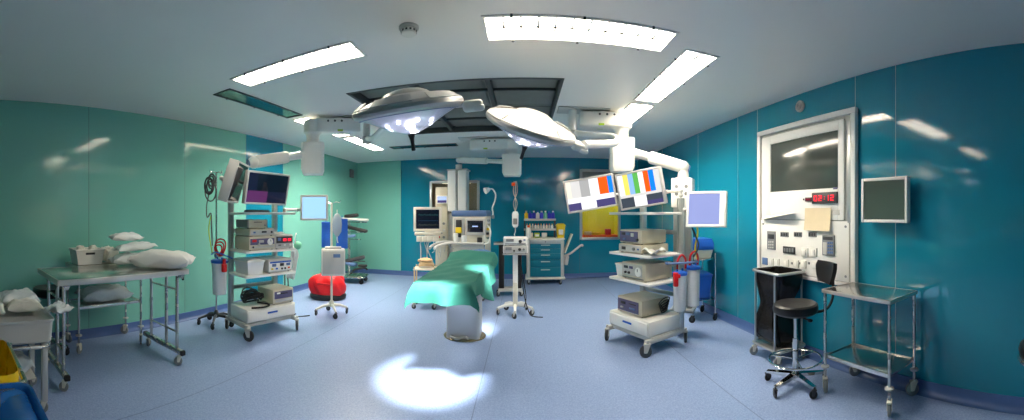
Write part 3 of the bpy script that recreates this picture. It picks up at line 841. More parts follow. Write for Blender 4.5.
monitor('display_monitor', 'white framed lavender monitor at the right side of the right tower', c, .44, .385, (-7, 0, facing(c) - 14),
        [(0, .88, 0, 1, elav), (.88, 1, 0, 1, ew)], 'white', bw=.028, to=[on(TR, .50, .22, 1.545), on(TR, .385, .25, 1.545)])
c = (-2.735, 3.22, 1.79)
monitor('display_monitor', 'large dark screen at the front of the left tower top', c, .63, .375, (11, 1, 80),
        [(0, 1, 0, 1, M['screen_dark'])] if 'screen_dark' in M else [(0, .5, 0, .4, epur), (.5, 1, 0, .4, enav), (0, .22, .4, 1, enav), (.22, 1, .4, 1, M['navy'])], 'lgrey', to=[on(TL, .1, .25, 1.80), on(TL, .35, .25, 1.80), on(TL, .35, .25, 1.708)])
c = (-2.845, 2.80, 1.845)
monitor('display_monitor', 'grey monitor turned edge-on beside the dark left tower screen', c, .44, .45, (18, 0, 119),
        [(0, 1, 0, 1, M['navy'])], 'lgrey', depth=.11, to=[(-3.15, 2.95, 1.85), on(TL, -.35, .25, 1.85), on(TL, -.35, .25, 1.708)])
c = (-2.225, 3.44, 1.565)
monitor('tablet_display', 'small bright blue screen on an arm right of the left tower', c, .31, .285, (0, 0, facing(c) - 3),
        [(0, 1, 0, 1, esky)], 'lgrey', depth=.04, bw=.024, to=[on(TL, .55, -.05, 1.55), on(TL, .33, -.05, 1.55), on(TL, .33, -.05, 1.5415)])
# ------------------------------------------------------------------ left side of the room
def steel_table(name, label, cx, cy, sx, sy, top_z, rz=0, cat='table', group=None, end_frames=True, shelf=None, caster_r=.05, shelf_mat='bsteel', ah=.05):
    """steel instrument table: folded sheet top, tube legs, castors. long side along y"""
    t = thing(name, label, cat, (cx, cy, 0), rz, group)
    b = MB()
    b.box((0, 0, top_z - .008), (sx, sy, .012), .003)
    to = b.build('tabletop', M['bsteel'], t)
    b = MB()
    for s in (-1, 1):
        b.box((s * (sx / 2 - .004), 0, top_z - ah / 2 - .001), (.014, sy, ah), .004)
        b.box((0, s * (sy / 2 - .004), top_z - ah / 2 - .001), (sx, .014, ah), .004)
    b.build('apron', M['satin'], to)
    if end_frames:
        for s in (-1, 1):
            y = s * (sy / 2 - .08)
            bar = MB()
            bar.box((0, y, .135), (sx + .0, .05, .045), .01)
            bo = bar.build('base_bar', M['steel'], t)
            for q in (-1, 1):
                MB().box((q * (sx / 2 + .005), y, .135), (.035, .054, .05), .012).build('end_cap', M['black'], bo)
                caster(t, q * (sx / 2 - .05), y, .042, 0, 60 * q, 'white')
            for x in (sx / 2 - .09, sx / 2 - .28, -sx / 2 + .12):
                u = MB(); u.cyl((x, y, .15), (x, y, top_z - .03), .0165, n=14)
                u.build('upright', M['steel'], t)
            for z in (.32, .74):
                MB().cyl((-sx / 2 + .12, y, z), (sx / 2 - .09, y, z), .01, n=10).build('crossbar', M['steel'], t)
            g = MB(); g.prism([(-.03, 0), (.03, 0), (.012, -.035), (-.012, -.035)], -.006, .006)
            gs = g.build('gusset', M['steel'], t, loc=(sx / 2 - .012, y, top_z - .054))
            gs.rotation_euler = (PI / 2, 0, PI / 2)
        k = MB(); k.cyl((sx / 2 - .1, sy / 2 - .05, top_z - .075), (sx / 2 - .1, sy / 2 - .0, top_z - .075), .012); k.box((sx / 2 - .1, sy / 2 + .0, top_z - .09), (.02, .02, .075), .006)
        k.build('clamp_lever', M['black'], t)
    else:
        for ix in (-1, 1):
            for iy in (-1, 1):
                x, y = ix * (sx / 2 - .02), iy * (sy / 2 - .02)
                u = MB(); u.cyl((x, y, caster_r * 2.4), (x, y, top_z - .02), .0125, n=14)
                uo = u.build('leg', M['steel'], t)
                MB().lathe([(.014, .0), (.034, .004), (.036, .014), (.014, .022)], 18, (x, y, caster_r * 2.6 + .06)).build('bumper_disc', M['lgrey'], uo)
                caster(t, x, y, caster_r, 0, 50 * ix + 100 * iy, 'white')
        if shelf:
            b = MB(); b.box((0, 0, shelf - .006), (sx - .05, sy - .05, .01), .003)
            for s in (-1, 1):
                b.box((s * (sx / 2 - .03), 0, shelf - .012), (.012, sy - .06, .035), .004)
                b.box((0, s * (sy / 2 - .03), shelf - .012), (sx - .06, .012, .035), .004)
            b.build('lower_shelf', M[shelf_mat], t)
    return t

def pillow(name, label, cat, c, s, rz, material, seed=1, p=.55, wr=.018, group=None, tilt=(0, 0), nu=26, nv=20):
    """a soft filled pouch: two bulging sheets meeting in a sealed, slightly puckered edge"""
    r = random.Random(seed); w, d, h = s
    ph = [r.uniform(0, 6.28) for _ in range(8)]
    def wave(u, v): return wr * (math.sin(9 * u + 5 * v + ph[0]) + .7 * math.sin(14 * v - 6 * u + ph[1]) + .5 * math.sin(23 * u + 17 * v + ph[2]) + .4 * math.sin(31 * u - 11 * v + ph[3]))
    def pt(u, v, sgn):
        x, y = (u - .5), (v - .5)
        k = max(0, (1 - (2 * abs(x)) ** 2.6)) * max(0, (1 - (2 * abs(y)) ** 2.6))
        e = k ** p
        pin = 1 - .10 * (1 - abs(2 * x) ** 2) * abs(2 * y) ** 3 - .0
        pin2 = 1 - .10 * (1 - abs(2 * y) ** 2) * abs(2 * x) ** 3
        base = h * .36
        zz = base + sgn * h * .5 * e * (1 if sgn > 0 else .72) + wave(u, v) * e * (1 if sgn > 0 else .0)
        zz += (1 - e) * h * .12 * math.sin(13 * (u + v) + ph[4])
        return (x * w * pin2, y * d * pin, max(.001 if sgn < 0 else .004, zz))
    mb = MB(); vs, fs = [], []
    W = nv + 1
    for i in range(nu + 1):
        for j in range(nv + 1): vs.append(pt(i / nu, j / nv, 1))
    n0 = len(vs)
    for i in range(nu + 1):
        for j in range(nv + 1):
            q = pt(i / nu, j / nv, -1)
            if i in (0, nu) or j in (0, nv): q = (q[0], q[1], max(.001, vs[i * W + j][2] - .004))
            vs.append(q)
    for i in range(nu):
        for j in range(nv):
            a = (i * W + j, (i + 1) * W + j, (i + 1) * W + j + 1, i * W + j + 1)
            fs.append(a); fs.append(tuple(n0 + k for k in reversed(a)))
    rim = [i * W for i in range(nu + 1)] + [nu * W + j for j in range(1, nv + 1)] + [i * W + nv for i in range(nu - 1, -1, -1)] + [j for j in range(nv - 1, 0, -1)]
    for k in range(len(rim)):
        a, b = rim[k], rim[(k + 1) % len(rim)]
        fs.append((b, a, n0 + a, n0 + b))
    mb.raw(vs, fs)
    o = mb.build(name, material, None, ang=60, loc=c)
    o.rotation_euler = (math.radians(tilt[0]), math.radians(tilt[1]), math.radians(rz))
    return tag(o, label, cat, group)

steel_table('instrument_table', 'long steel table in front of the green wall, white bag on top', -3.225, 1.535, .70, 1.33, .95)
steel_table('steel_trolley', 'narrow steel trolley along the green wall, behind the long table', -3.845, 1.72, .42, .80, .935, end_frames=False, shelf=.50)
pillow('pillow', 'large white pillow bag on the right end of the long steel table', 'pillow', (-3.11, 2.04, .951), (.62, .40, .20), 40, M['cloth'], 4, .36, .006)
pillow('film_pack', 'clear film bag on the lower shelf of the narrow steel trolley', 'medical pack', (-3.845, 1.72, .502), (.32, .62, .19), 0, M['film'], 9, .36, .008)
pillow('film_pack', 'film-wrapped pack at the bottom of the stack behind the white pillow', 'medical pack', (-3.49, 1.88, .951), (.16, .50, .14), 3, M['film'], 12, .5, .006, 'film-wrapped packs behind the pillow')
pillow('film_pack', 'topmost film-wrapped pack of the stack behind the white pillow', 'medical pack', (-3.49, 1.82, 1.205), (.17, .36, .10), -6, M['film'], 15, .5, .006, 'film-wrapped packs behind the pillow')
pillow('film_pack', 'middle film-wrapped pack, its corner sticking up right of the stack', 'medical pack', (-3.48, 1.93, 1.096), (.17, .50, .10), 4, M['film'], 18, .5, .006, 'film-wrapped packs behind the pillow', tilt=(3, 0))
# wire-sided white basket
bk = thing('basket', 'white lidless basket of packs at the left of the narrow trolley', 'basket', (-3.84, 1.50, .936), 0)
b = MB()
w0, d0, w1, d1, h = .22, .28, .25, .33, .155
q0 = [(-w0 / 2, -d0 / 2), (w0 / 2, -d0 / 2), (w0 / 2, d0 / 2), (-w0 / 2, d0 / 2)]; q1 = [(x * w1 / w0, y * d1 / d0) for x, y in q0]
for (a, c) in ((0, 1), (1, 2), (2, 3), (3, 0)):
    def fn(u, v, a=a, c=c):
        x0, y0 = q0[a][0] + (q0[c][0] - q0[a][0]) * u, q0[a][1] + (q0[c][1] - q0[a][1]) * u
        x1, y1 = q1[a][0] + (q1[c][0] - q1[a][0]) * u, q1[a][1] + (q1[c][1] - q1[a][1]) * u
        return (x0 + (x1 - x0) * v, y0 + (y1 - y0) * v, .004 + h * v)
    b.surf(fn, 4, 4, 0, .006)
b.box((0, 0, .006), (w0, d0, .01), .002)
b.build('body', M['white_plastic'], bk)
rim = MB(); rim.tube([(x, y, h + .006) for x, y in q1], .01, 8, True); rim.build('rim', M['white_plastic'], bk)
em = MB(); em.box((w1 / 2 - .008, 0, .10), (.004, .11, .07), .001, (0, 7, 0)); em.build('badge', M['dgrey'], bk)
for k, (x, y, a) in enumerate(((-.01, -.07, 5), (.01, .075, -6))):
    pillow('paper_pouch', ['white paper pouch sticking out of the white basket, left one', 'white paper pouch sticking out of the white basket, right one'][k], 'paper pouch', (-3.84 + x, 1.50 + y, .95), (.11, .12, .22), a, M['paper'], 30 + k, .4, .006, 'paper pouches in the white basket', nu=16, nv=14)
for k, (x, y, a, w, ti) in enumerate(((-3.80, 1.79, 6, .20, 10), (-3.96, 1.79, -4, .18, -5))):
    pillow('paper_pouch', ['crumpled paper pouch standing next to the white basket', 'crumpled bluish paper pouch leaning between basket and film packs'][k], 'paper pouch', (x, y, .937), (.12 if k else .15, .17, .20 - .02 * k), a, M['paper'], 40 + k, .4, .012, 'loose paper pouches on the narrow trolley', nu=18, nv=14)

def swivel_stool(label, cx, cy, seat_z, R, with_back=None, ring=None, base_r=.26, rz=0):
    t = thing('swivel_stool', label, 'stool', (cx, cy, 0), rz)
    s = MB(); s.lathe([(0, seat_z - .085), (R * .9, seat_z - .085), (R * .98, seat_z - .07), (R, seat_z - .04), (R * .97, seat_z - .012), (R * .88, seat_z), (0, seat_z - .004)], 40)
    so = s.build('seat', M['vinyl'], t)
    p = MB(); p.lathe([(R * .7, seat_z - .1), (R * .72, seat_z - .086), (0, seat_z - .086)], 28); p.build('seat_plate', M['dgrey'], so)
    c = MB(); c.cyl((0, 0, .12), (0, 0, .42), .026, n=18); c.cyl((0, 0, .42), (0, 0, seat_z - .09), .017, n=16); c.cyl((0, 0, .06), (0, 0, .13), .035, n=18)
    c.build('gas_column', M['chrome'], t)
    for k in range(5):
        a = math.radians(k * 72 + 46)
        g = MB()
        p0, p1 = V((.02 * math.cos(a), .02 * math.sin(a), .105)), V((base_r * math.cos(a), base_r * math.sin(a), .088))
        side = V((-math.sin(a), math.cos(a), 0))
        vs = []
        for p_, w_, h_ in ((p0, .03, .03), (p1, .018, .02)):
            for q, z in ((-1, -h_ / 2), (1, -h_ / 2), (1, h_ / 2), (-1, h_ / 2)): vs.append(p_ + side * q * w_ + V((0, 0, z)))
        g.raw(vs, [(0, 1, 5, 4), (1, 2, 6, 5), (2, 3, 7, 6), (3, 0, 4, 7), (3, 2, 1, 0), (4, 5, 6, 7)], 0, False)
        g.build('base_arm', M['chrome'], t)
        caster(t, base_r * math.cos(a), base_r * math.sin(a), .034, 0, math.degrees(a) + 60, 'black')
    if ring:
        g = MB(); g.torus((0, 0, ring), .23, .009, n=44)
        for k in range(3): g.cyl((.03 * math.cos(k * 2.1), .03 * math.sin(k * 2.1), ring), (.23 * math.cos(k * 2.1), .23 * math.sin(k * 2.1), ring), .007, n=8)
        g.build('foot_ring', M['chrome'], t)
    if with_back is not None:
        a = math.radians(with_back)
        u = V((math.cos(a), math.sin(a), 0)); v = V((-math.sin(a), math.cos(a), 0))
        def bf(s_, tt):
            w_ = .175 * (1 - .35 * (1 - tt) ** 2) * (1 - .25 * max(0, tt - .75) * 4 * .5)
            y = (s_ - .5) * 2 * w_
            corner = 1 if True else 0
            return u * (.32 + .03 * tt - .9 * y * y) + v * y + V((0, 0, seat_z + .145 + .19 * tt))
        b = MB(); b.surf(bf, 16, 14, 0, .035)
        b.build('backrest', M['vinyl'], t, ang=50)
        k = MB(); k.tube([u * .05 + V((0, 0, seat_z - .095)), u * .28 + V((0, 0, seat_z - .1)), u * .37 + V((0, 0, seat_z - .0)), u * .375 + V((0, 0, seat_z + .22))], .013, 10, sub=6)
        k.build('back_stem', M['black'], t)
        k = MB(); k.cyl(v * .02 + V((0, 0, seat_z - .11)), v * -.17 + u * .05 + V((0, 0, seat_z - .115)), .006); k.ball(v * -.18 + u * .05 + V((0, 0, seat_z - .115)), (.022, .022, .014), 12, 8); k.build('height_lever', M['black'], t)
    return t
swivel_stool('black round stool between green wall and long steel table', -3.82, 1.06, .70, .185, base_r=.22)

# basin trolley at the left border --------------------------------------
bt = thing('basin_trolley', 'pale trough trolley heaped with paper packs at the left border', 'trolley', (-2.88, .30, 0))
b = MB()
W_, D_ = .56, .94
def rect(w, d, r=.04, n=5):
    out = []
    for cx_, cy_, a0 in ((w / 2 - r, d / 2 - r, 0), (-w / 2 + r, d / 2 - r, 90), (-w / 2 + r, -d / 2 + r, 180), (w / 2 - r, -d / 2 + r, 270)):
        for i in range(n + 1):
            a = math.radians(a0 + 90 * i / n); out.append((cx_ + r * math.cos(a), cy_ + r * math.sin(a)))
    return out
def loft(mb, rings, mi=0, cap0=True, cap1=True):
    n = len(rings[0]); vs = [p for r in rings for p in r]; fs = []
    for k in range(len(rings) - 1):
        for i in range(n): fs.append((k * n + i, k * n + (i + 1) % n, (k + 1) * n + (i + 1) % n, (k + 1) * n + i))
    if cap0: fs.append(tuple(reversed(range(n))))
    if cap1: fs.append(tuple((len(rings) - 1) * n + i for i in range(n)))
    mb.raw(vs, fs, mi)
loft(b, [[(x, y, z) for x, y in rect(w, d)] for w, d, z in ((W_ - .07, D_ - .07, .535), (W_ - .04, D_ - .04, .55), (W_ - .02, D_ - .02, .69), (W_, D_, .70), (W_, D_, .715), (W_ - .04, D_ - .04, .712), (W_ - .06, D_ - .06, .703))], 0, True, True)
b.build('basin', M['lgrey'], bt)
MB().box((-.06, -.03, .215), (W_ - .20, D_ - .16, .014), .004).build('lower_shelf', M['lgrey'], bt)
b = MB()
b.tube([(x, y, .505) for x, y in rect(W_ - .08, D_ - .08)], .016, 10, True)
b.build('frame', M['steel'], bt)
for sx in (-1, 1):
    for sy in (-1, 1):
        x, y = sx * (W_ / 2 - .06), sy * (D_ / 2 - .07)
        MB().box((x, y, .31), (.046, .046, .44), .006).build('leg', M['satin'], bt)
        caster(bt, x, y, .042, 0, 70 * sx, 'white')
packs = [((-2.80, .575, .735), (.13, .28, .10), -3, 'paper', 50, 'long rolled paper pack pointing right on the trough trolley'),
         ((-2.71, .83, .735), (.16, .18, .075), 25, 'film', 51, 'pale green-white pack overhanging the right end of the trough trolley'),
         ((-2.99, .56, .73), (.22, .34, .15), 4, 'film', 52, 'crumpled film pack in the middle of the trough trolley'),
         ((-2.76, .29, .735), (.20, .25, .11), -6, 'paper', 53, 'flat paper pack at the near rim of the trough trolley'),
         ((-3.01, .22, .73), (.24, .28, .19), 8, 'paper', 54, 'upper paper pack at the back left of the trough trolley'),
         ((-2.76, .03, .735), (.24, .22, .16), -8, 'paper', 55, 'paper pack at the left border on the trough trolley')]
for c, s, a, m, sd, lab in packs:
    pillow('paper_pack', lab, 'medical pack', c, s, a, M[m], sd, .42, .01, 'packs heaped on the trough trolley', nu=20, nv=16)
pillow('paper_pack', 'paper pack standing upright at the left border above the trough', 'medical pack', (-3.0, .02, .735), (.14, .10, .42), 8, M['paper'], 58, .4, .008, 'packs heaped on the trough trolley', nu=18, nv=14)
pillow('film_bag', 'clear film bag on the shelf under the trough trolley', 'bag', (-2.88, .48, .224), (.26, .3, .2), 20, M['film'], 60, .45, .012)

# twin waste trolley: yellow liner and blue liner ------------------------
wt = thing('waste_trolley', 'steel twin waste bag trolley at the lower left corner', 'waste trolley', (-1.55, .08, 0))
FZ = .75
for cx_, nm in ((-.28, 0), (.27, 1)):
    f = MB(); f.tube([(cx_ + x, y, FZ) for x, y in rect(.53, .50, .05)], .013, 10, True); f.build('bag_ring', M['steel'], wt)
f = MB(); f.tube([(x, y, .13) for x, y in rect(1.06, .50, .05)], .014, 10, True); f.build('base_frame', M['steel'], wt)
for sx in (-.53, 0, .53):
    for sy in (-1, 1):
        MB().cyl((sx, sy * .262, .12), (sx, sy * .262, FZ), .012, n=12).build('upright', M['steel'], wt)
for sx in (-1, 1):
    for sy in (-1, 1): caster(wt, sx * .5, sy * .24, .045, 0, 40 * sx, 'grey')
h = MB(); h.tube([(.05, .1, FZ + .012), (.09, .1, FZ + .07), (.16, .1, FZ + .07), (.2, .1, FZ + .012)], .008, 8, sub=4); h.build('lid_handle', M['black'], wt)
def liner(name, label, cx_, cy_, mat_, w, d, seed, closed=False):
    r = random.Random(seed); ph = [r.uniform(0, 6) for _ in range(6)]
    n = 40; base = []
    def ring(sc, z, amp):
        out = []
        pts = rect(w * sc, d * sc, .07 * sc, 9)
        for i, (x, y) in enumerate(pts):
            a = 2 * PI * i / len(pts)
            k = 1 + amp * (math.sin(7 * a + ph[0] + z * 9) + .6 * math.sin(13 * a + ph[1] - z * 14) + .4 * math.sin(23 * a + ph[2]))
            out.append((cx_ + x * k, cy_ + y * k, z + amp * .25 * math.sin(5 * a + ph[3])))
        return out
    b = MB()
    rings = [ring(1.09, FZ - .2, .012), ring(1.075, FZ - .08, .008), ring(1.07, FZ - .005, .003), ring(1.05, FZ + .019, .002), ring(.98, FZ + .021, .002), ring(.935, FZ + .004, .004)] if closed else [ring(.90, FZ + .035, .01), ring(.925, FZ + .01, .004)]
    if closed: rings += [ring(.85, FZ + .02, .01), ring(.6, FZ + .035, .02), ring(.3, FZ + .02, .03), ring(.05, FZ + .03, .02)]
    else: rings += [ring(.9, FZ - .15, .012), ring(.86, FZ - .35, .018), ring(.72, .27, .02), ring(.3, .2, .03)]
    loft(b, rings, 0, False, True)
    # the hanging outside of the bag
    b2 = [ring(.935, FZ - .01, .002), ring(.955, FZ - .3, .012), ring(.94, .45, .02), ring(.88, .25, .03), ring(.6, .17, .03)]
    loft(b, b2, 0, False, True)
    o = b.build(name, mat_, None, ang=70)
    return tag(o, label, 'bin liner')
liner('bin_liner', 'open yellow bin liner on the rear ring of the waste trolley', -1.83, .08, M['yellowbag'], .53, .50, 5)
liner('bin_liner', 'blue bin liner bulging over the front ring of the waste trolley', -1.28, .08, M['bluebag'], .53, .50, 6, True)

# pole stand with suction jar, by the left tower -------------------------
def star_base(t, n, R, hub_z, mat_, cr=.034, style='black', rz=0, arm_w=.018):
    for k in range(n):
        a = math.radians(rz + k * 360 / n)
        g = MB()
        p0, p1 = V((0, 0, hub_z)), V((R * math.cos(a), R * math.sin(a), cr * 2.5))
        mid = p0.lerp(p1, .55) + V((0, 0, .018))
        g.tube([p0, mid, p1], [arm_w * 1.15, arm_w, arm_w * .75], 10, sub=0)
        g.build('base_leg', mat_, t)
        caster(t, R * math.cos(a), R * math.sin(a), cr, 0, math.degrees(a) + 50, style)
    MB().lathe([(0, hub_z - .03), (.034, hub_z - .03), (.042, hub_z), (.03, hub_z + .05), (.018, hub_z + .07)], 18).build('hub', mat_, t)
def canister(name, label, c, r, h, lid, group=None):
    t = thing(name, label, 'suction jar', c, 0, group)
    b = MB(); b.lathe([(0, 0), (r * .82, 0), (r * .86, .01), (r * .97, h * .93), (r, h * .95), (r, h)], 30); b.build('jar', M['clear'], t)
    l = MB(); l.lathe([(r * 1.08, h - .012), (r * 1.1, h), (r * 1.08, h + .018), (r * .8, h + .03), (0, h + .034)], 30)
    l.cyl((r * .4, 0, h + .02), (r * .4, 0, h + .06), .012); l.cyl((-r * .4, 0, h + .02), (-r * .4, 0, h + .055), .012)
    l.build('lid', M[lid], t)
    MB().box((0, r + .02, h + .0), (.05, .05, .03), .006).build('hanging_bracket', M['bluegrey'], t)
    return t
ps = thing('pole_stand', 'tall pole stand with castors between green wall and left tower', 'pole stand', (-3.68, 3.28, 0))
star_base(ps, 5, .24, .13, M['dgrey'], .036, 'black', 20)
MB().cyl((0, 0, .15), (0, 0, 2.06), .0125, n=14).build('pole', M['chrome'], ps)
h = MB()
for a in (0, PI / 2, PI, 1.5 * PI): h.tube([(0, 0, 2.05), (.06 * math.cos(a), .06 * math.sin(a), 2.06), (.1 * math.cos(a), .1 * math.sin(a), 2.04), (.115 * math.cos(a), .115 * math.sin(a), 2.08)], .006, 8, sub=4)
h.build('hook', M['chrome'], ps)
h = MB(); h.cyl((.0, .0, .925), (.31, -.11, .925), .011); h.box((0, 0, .93), (.05, .05, .05), .01); h.build('side_rail', M['bluegrey'], ps)
canister('suction_jar', 'milky suction jar with blue lid on pole stand left of left tower', (-3.365, 3.055, .50), .10, .40, 'blue')
tb_ = MB()
for k in range(3):
    R0 = .07 + .018 * k
    tb_.tube([(-3.42 + R0 * math.cos(i * PI / 6) * .8, 3.0 + .02 * k + .02 * math.sin(i), .97 + R0 + R0 * math.sin(i * PI / 6)) for i in range(12)], .009, 8, True, sub=2)
tag(tb_.build('suction_hose', M['red'], None, loc=(.06, .03, 0)), 'looped red suction hose above the jar left of the left tower', 'hose')
v = MB(); v.box((-3.28, 3.01, .84), (.05, .06, .1), .012); v.cyl((-3.28, 3.01, .88), (-3.28, 3.01, .95), .02)
tag(v.build('hanging_valve', M['red'], None, loc=(.05, .0, 0)), 'small red valve block beside the jar left of the left tower', 'valve')
# black camera cables hung on the pole
cb_ = MB(); r3 = random.Random(11)
for k in range(6):
    R0 = r3.uniform(.05, .09); zc_ = r3.uniform(1.78, 1.95); ph = r3.uniform(0, 6)
    cb_.tube([(-3.70 + R0 * math.cos(ph + i * PI / 6) * (.8 if k % 2 else .5), 3.24 - .03 + R0 * math.cos(ph + i * PI / 6) * .5 + .012 * k - .05, zc_ + R0 * 1.6 * math.sin(ph + i * PI / 6)) for i in range(12)], .010, 6, True, sub=2)
cb_.tube([(-3.70, 3.18, 1.8), (-3.74, 3.16, 1.6), (-3.68, 3.12, 1.45), (-3.58, 3.1, 1.5), (-3.52, 3.06, 1.3), (-3.44, 3.0, 1.1)], .008, 6, sub=6)
tag(cb_.build('hanging_cable', M['dgrey'], None), 'bundle of dark camera cables hung high on the left pole stand', 'cable')
cb_ = MB()
cb_.tube([(-3.62, 3.14, 1.5), (-3.6, 3.08, 1.3), (-3.52, 3.04, 1.12), (-3.46, 3.02, 1.0)], .007, 6, sub=6)
tag(cb_.build('hanging_hose', M['lime'], None), 'thin yellow-green hose hanging down the left pole stand', 'hose')
cb_ = MB()
cb_.tube([(-3.50, 3.04, .98), (-3.38, 3.0, 1.02), (-3.26, 3.02, 1.0), (-3.14, 3.06, .96)], .009, 6, sub=6)
tag(cb_.build('hanging_hose', M['blue'], None), 'blue hose running from the red loops to the left tower', 'hose')

# cream drip stand with white pump box -----------------------------------
dv = thing('drip_stand', 'cream wheeled stand with a white box right of the left tower', 'drip stand', (-2.72, 4.68, 0), 5)
star_base(dv, 4, .24, .15, M['cream'], .036, 'black', 40, .02)
MB().cyl((0, 0, .16), (0, 0, 1.66), .016, n=14).build('pole', M['cream'], dv)
h = MB()
for s in (-1, 1): h.tube([(0, 0, 1.64), (s * .07, 0, 1.67), (s * .13, 0, 1.66), (s * .15, 0, 1.70)], .006, 8, sub=4)
h.build('hook', M['chrome'], dv)
a = MB()
a.T = Matrix.Rotation(math.radians(26), 4, 'Z')
a.box((.02, -.13, .80), (.34, .22, .38), .015); ao = a.build('pump_box', M['white_plastic'], dv)
a = MB(); a.T = Matrix.Rotation(math.radians(26), 4, 'Z')
a.box((.02, -.243, .80), (.30, .006, .33), .003); fo = a.build('front_panel', M['lgrey'], ao)
a = MB(); a.T = Matrix.Rotation(math.radians(26), 4, 'Z'); a.box((.07, -.248, .90), (.1, .004, .05)); a.build('label_strip', M['bluegrey'], ao)
a = MB(); a.T = Matrix.Rotation(math.radians(26), 4, 'Z'); a.box((.02, -.13, 1.005), (.24, .14, .03), .01); a.build('top_tray', M['lgrey'], ao)
for k, (x, y, z, w_, hh, lab) in enumerate(((-.13, .07, 1.18, .13, .38, 'blue pressure sleeve hanging left on the cream drip stand'), (.135, .075, 1.20, .17, .44, 'wide blue pressure sleeve behind the fluid bag on cream drip stand'))):
    s = MB()
    s.surf(lambda u, v: ((u - .5) * w_, -.02 * math.sin(u * PI) - .012 * math.sin(v * 7 + k), (v - .5) * hh), 12, 14, 0, .02)
    s.tube([(0, 0, hh / 2 - .01), (0, 0, hh / 2 + .05)], .006, 6)
    o = tag(s.build('hanging_sleeve', M['blue'], None, loc=inbox(dv, x, y, z)), lab, 'sleeve')
    o.rotation_euler = (0, 0, math.radians(28))
fb = thing('hanging_fluid_bag', 'clear fluid bag hung on the cream drip stand', 'fluid bag', inbox(dv, .13, -.09, 1.335), 28)
s = MB(); s.lathe([(0, -.17), (.02, -.165), (.062, -.1), (.07, .0), (.062, .1), (.03, .16), (0, .17)], 22, (0, 0, 0), Matrix.Diagonal((1, .4, 1)))
s.build('bag', M['fluid'], fb)
s = MB(); s.tube([(0, 0, -.17), (0, .0, -.21), (.01, .01, -.26)], .008, 8); s.build('port', M['white_plastic'], fb); MB().cyl((0, 0, .16), (0, 0, .22), .006).build('hanger', M['white_plastic'], fb)

# red bag on the floor ----------------------------------------------------
rb_ = thing('red_bag', 'bulging red bag on the floor behind the cream drip stand', 'bag', (-3.30, 5.55, 0), 20)
def bagf(u, v):
    a = 2 * PI * u; t_ = v
    r_ = .30 * (1 - .12 * math.sin(3 * a + 1) * .4) * (max(0, 1 - abs(2 * t_ - .8) ** 3 / 1.2 ** 3)) ** .5
    w_ = .03 * math.sin(7 * a + 6 * v) * math.sin(PI * v)
    return (1.05 * (r_ + w_) * math.cos(a), .8 * (r_ + w_) * math.sin(a), .05 + .40 * v + .03 * math.sin(4 * a) * math.sin(PI * v))
s = MB(); s.surf(bagf, 36, 14); s.build('body', M['redbag'], rb_, ang=70)
s = MB(); s.lathe([(0, .0), (.27, .0), (.3, .02), (.31, .07), (.29, .1)], 30, (0, 0, 0), Matrix.Diagonal((1.05, .8, 1))); s.build('base', M['black'], rb_)
s = MB(); s.tube([(-.2, -.15, .28), (-.08, -.24, .30), (.06, -.25, .29), (.2, -.15, .27)], .016, 8, sub=6); s.tube([(-.12, -.05, .44), (-.04, -.02, .50), (.06, -.02, .50), (.14, -.05, .44)], .014, 8, sub=5); s.build('strap', M['red'], rb_)

# limb support cart in the far left corner ------------------------------------
lc = thing('support_cart', 'steel cart of padded limb supports in the far left corner', 'cart', (-3.62, 7.12, 0), 12)
f = MB(); f.tube([(x, y, .14) for x, y in rect(.62, .5, .05)], .016, 10, True); f.box((0, 0, .15), (.58, .46, .012), .004); f.build('base_frame', M['steel'], lc)
for sx in (-1, 1):
    for sy in (-1, 1): caster(lc, sx * .27, sy * .2, .05, 0, 30 * sx, 'black')
MB().box((-.12, .18, .8), (.05, .05, 1.3), .008).build('mast', M['steel'], lc)
for z, x1, nm in ((1.36, .34, 0), (1.14, .32, 1), (.98, .2, 1), (.5, .30, 1)):
    MB().cyl((-.14, .14, z - .05), (x1 - .02, .06, z - .05), .013, n=10).build('support_bar', M['steel'], lc)
def pad(x, y, z, w_, d_, h_, m, rot=(0, 0, 0)):
    MB().box((x, y, z), (w_, d_, h_), h_ * .42, rot, seg=3).build('pad', M[m], lc)
pad(.06, 0, 1.37, .60, .22, .055, 'lgrey', (0, 3, 4)); pad(-.02, .02, 1.45, .30, .2, .08, 'black', (0, -6, 0))
pad(.12, -.02, 1.16, .46, .16, .07, 'black', (0, 12, -5)); pad(-.05, .0, 1.0, .26, .16, .06, 'bluegrey', (0, -8, 5))
pad(.05, -.05, .50, .5, .18, .08, 'dgrey', (0, -14, 4)); pad(-.06, -.06, .42, .36, .2, .07, 'bluegrey', (0, 10, -8)); pad(.26, -.1, .38, .2, .1, .05, 'black', (0, 0, 10))
MB().tube([(.0, -.12, .2), (.1, -.16, .3), (.3, -.14, .34), (.36, -.1, .3)], .02, 8, sub=5).build('strap', M['black'], lc)

# wall vent near the far left corner
wv = thing('wall_vent', 'small dark grille high on the green wall near the corner', 'vent', (XL + .002, 8.05, 2.49))
b = MB(); b.box((.012, 0, 0), (.022, .20, .20), .004); b.build('frame', M['dgrey'], wv)
b = MB()
for k in range(6): b.box((.026, 0, -.075 + k * .03), (.008, .17, .016), .002, (0, 30, 0))
b.build('slats', M['grey'], wv)

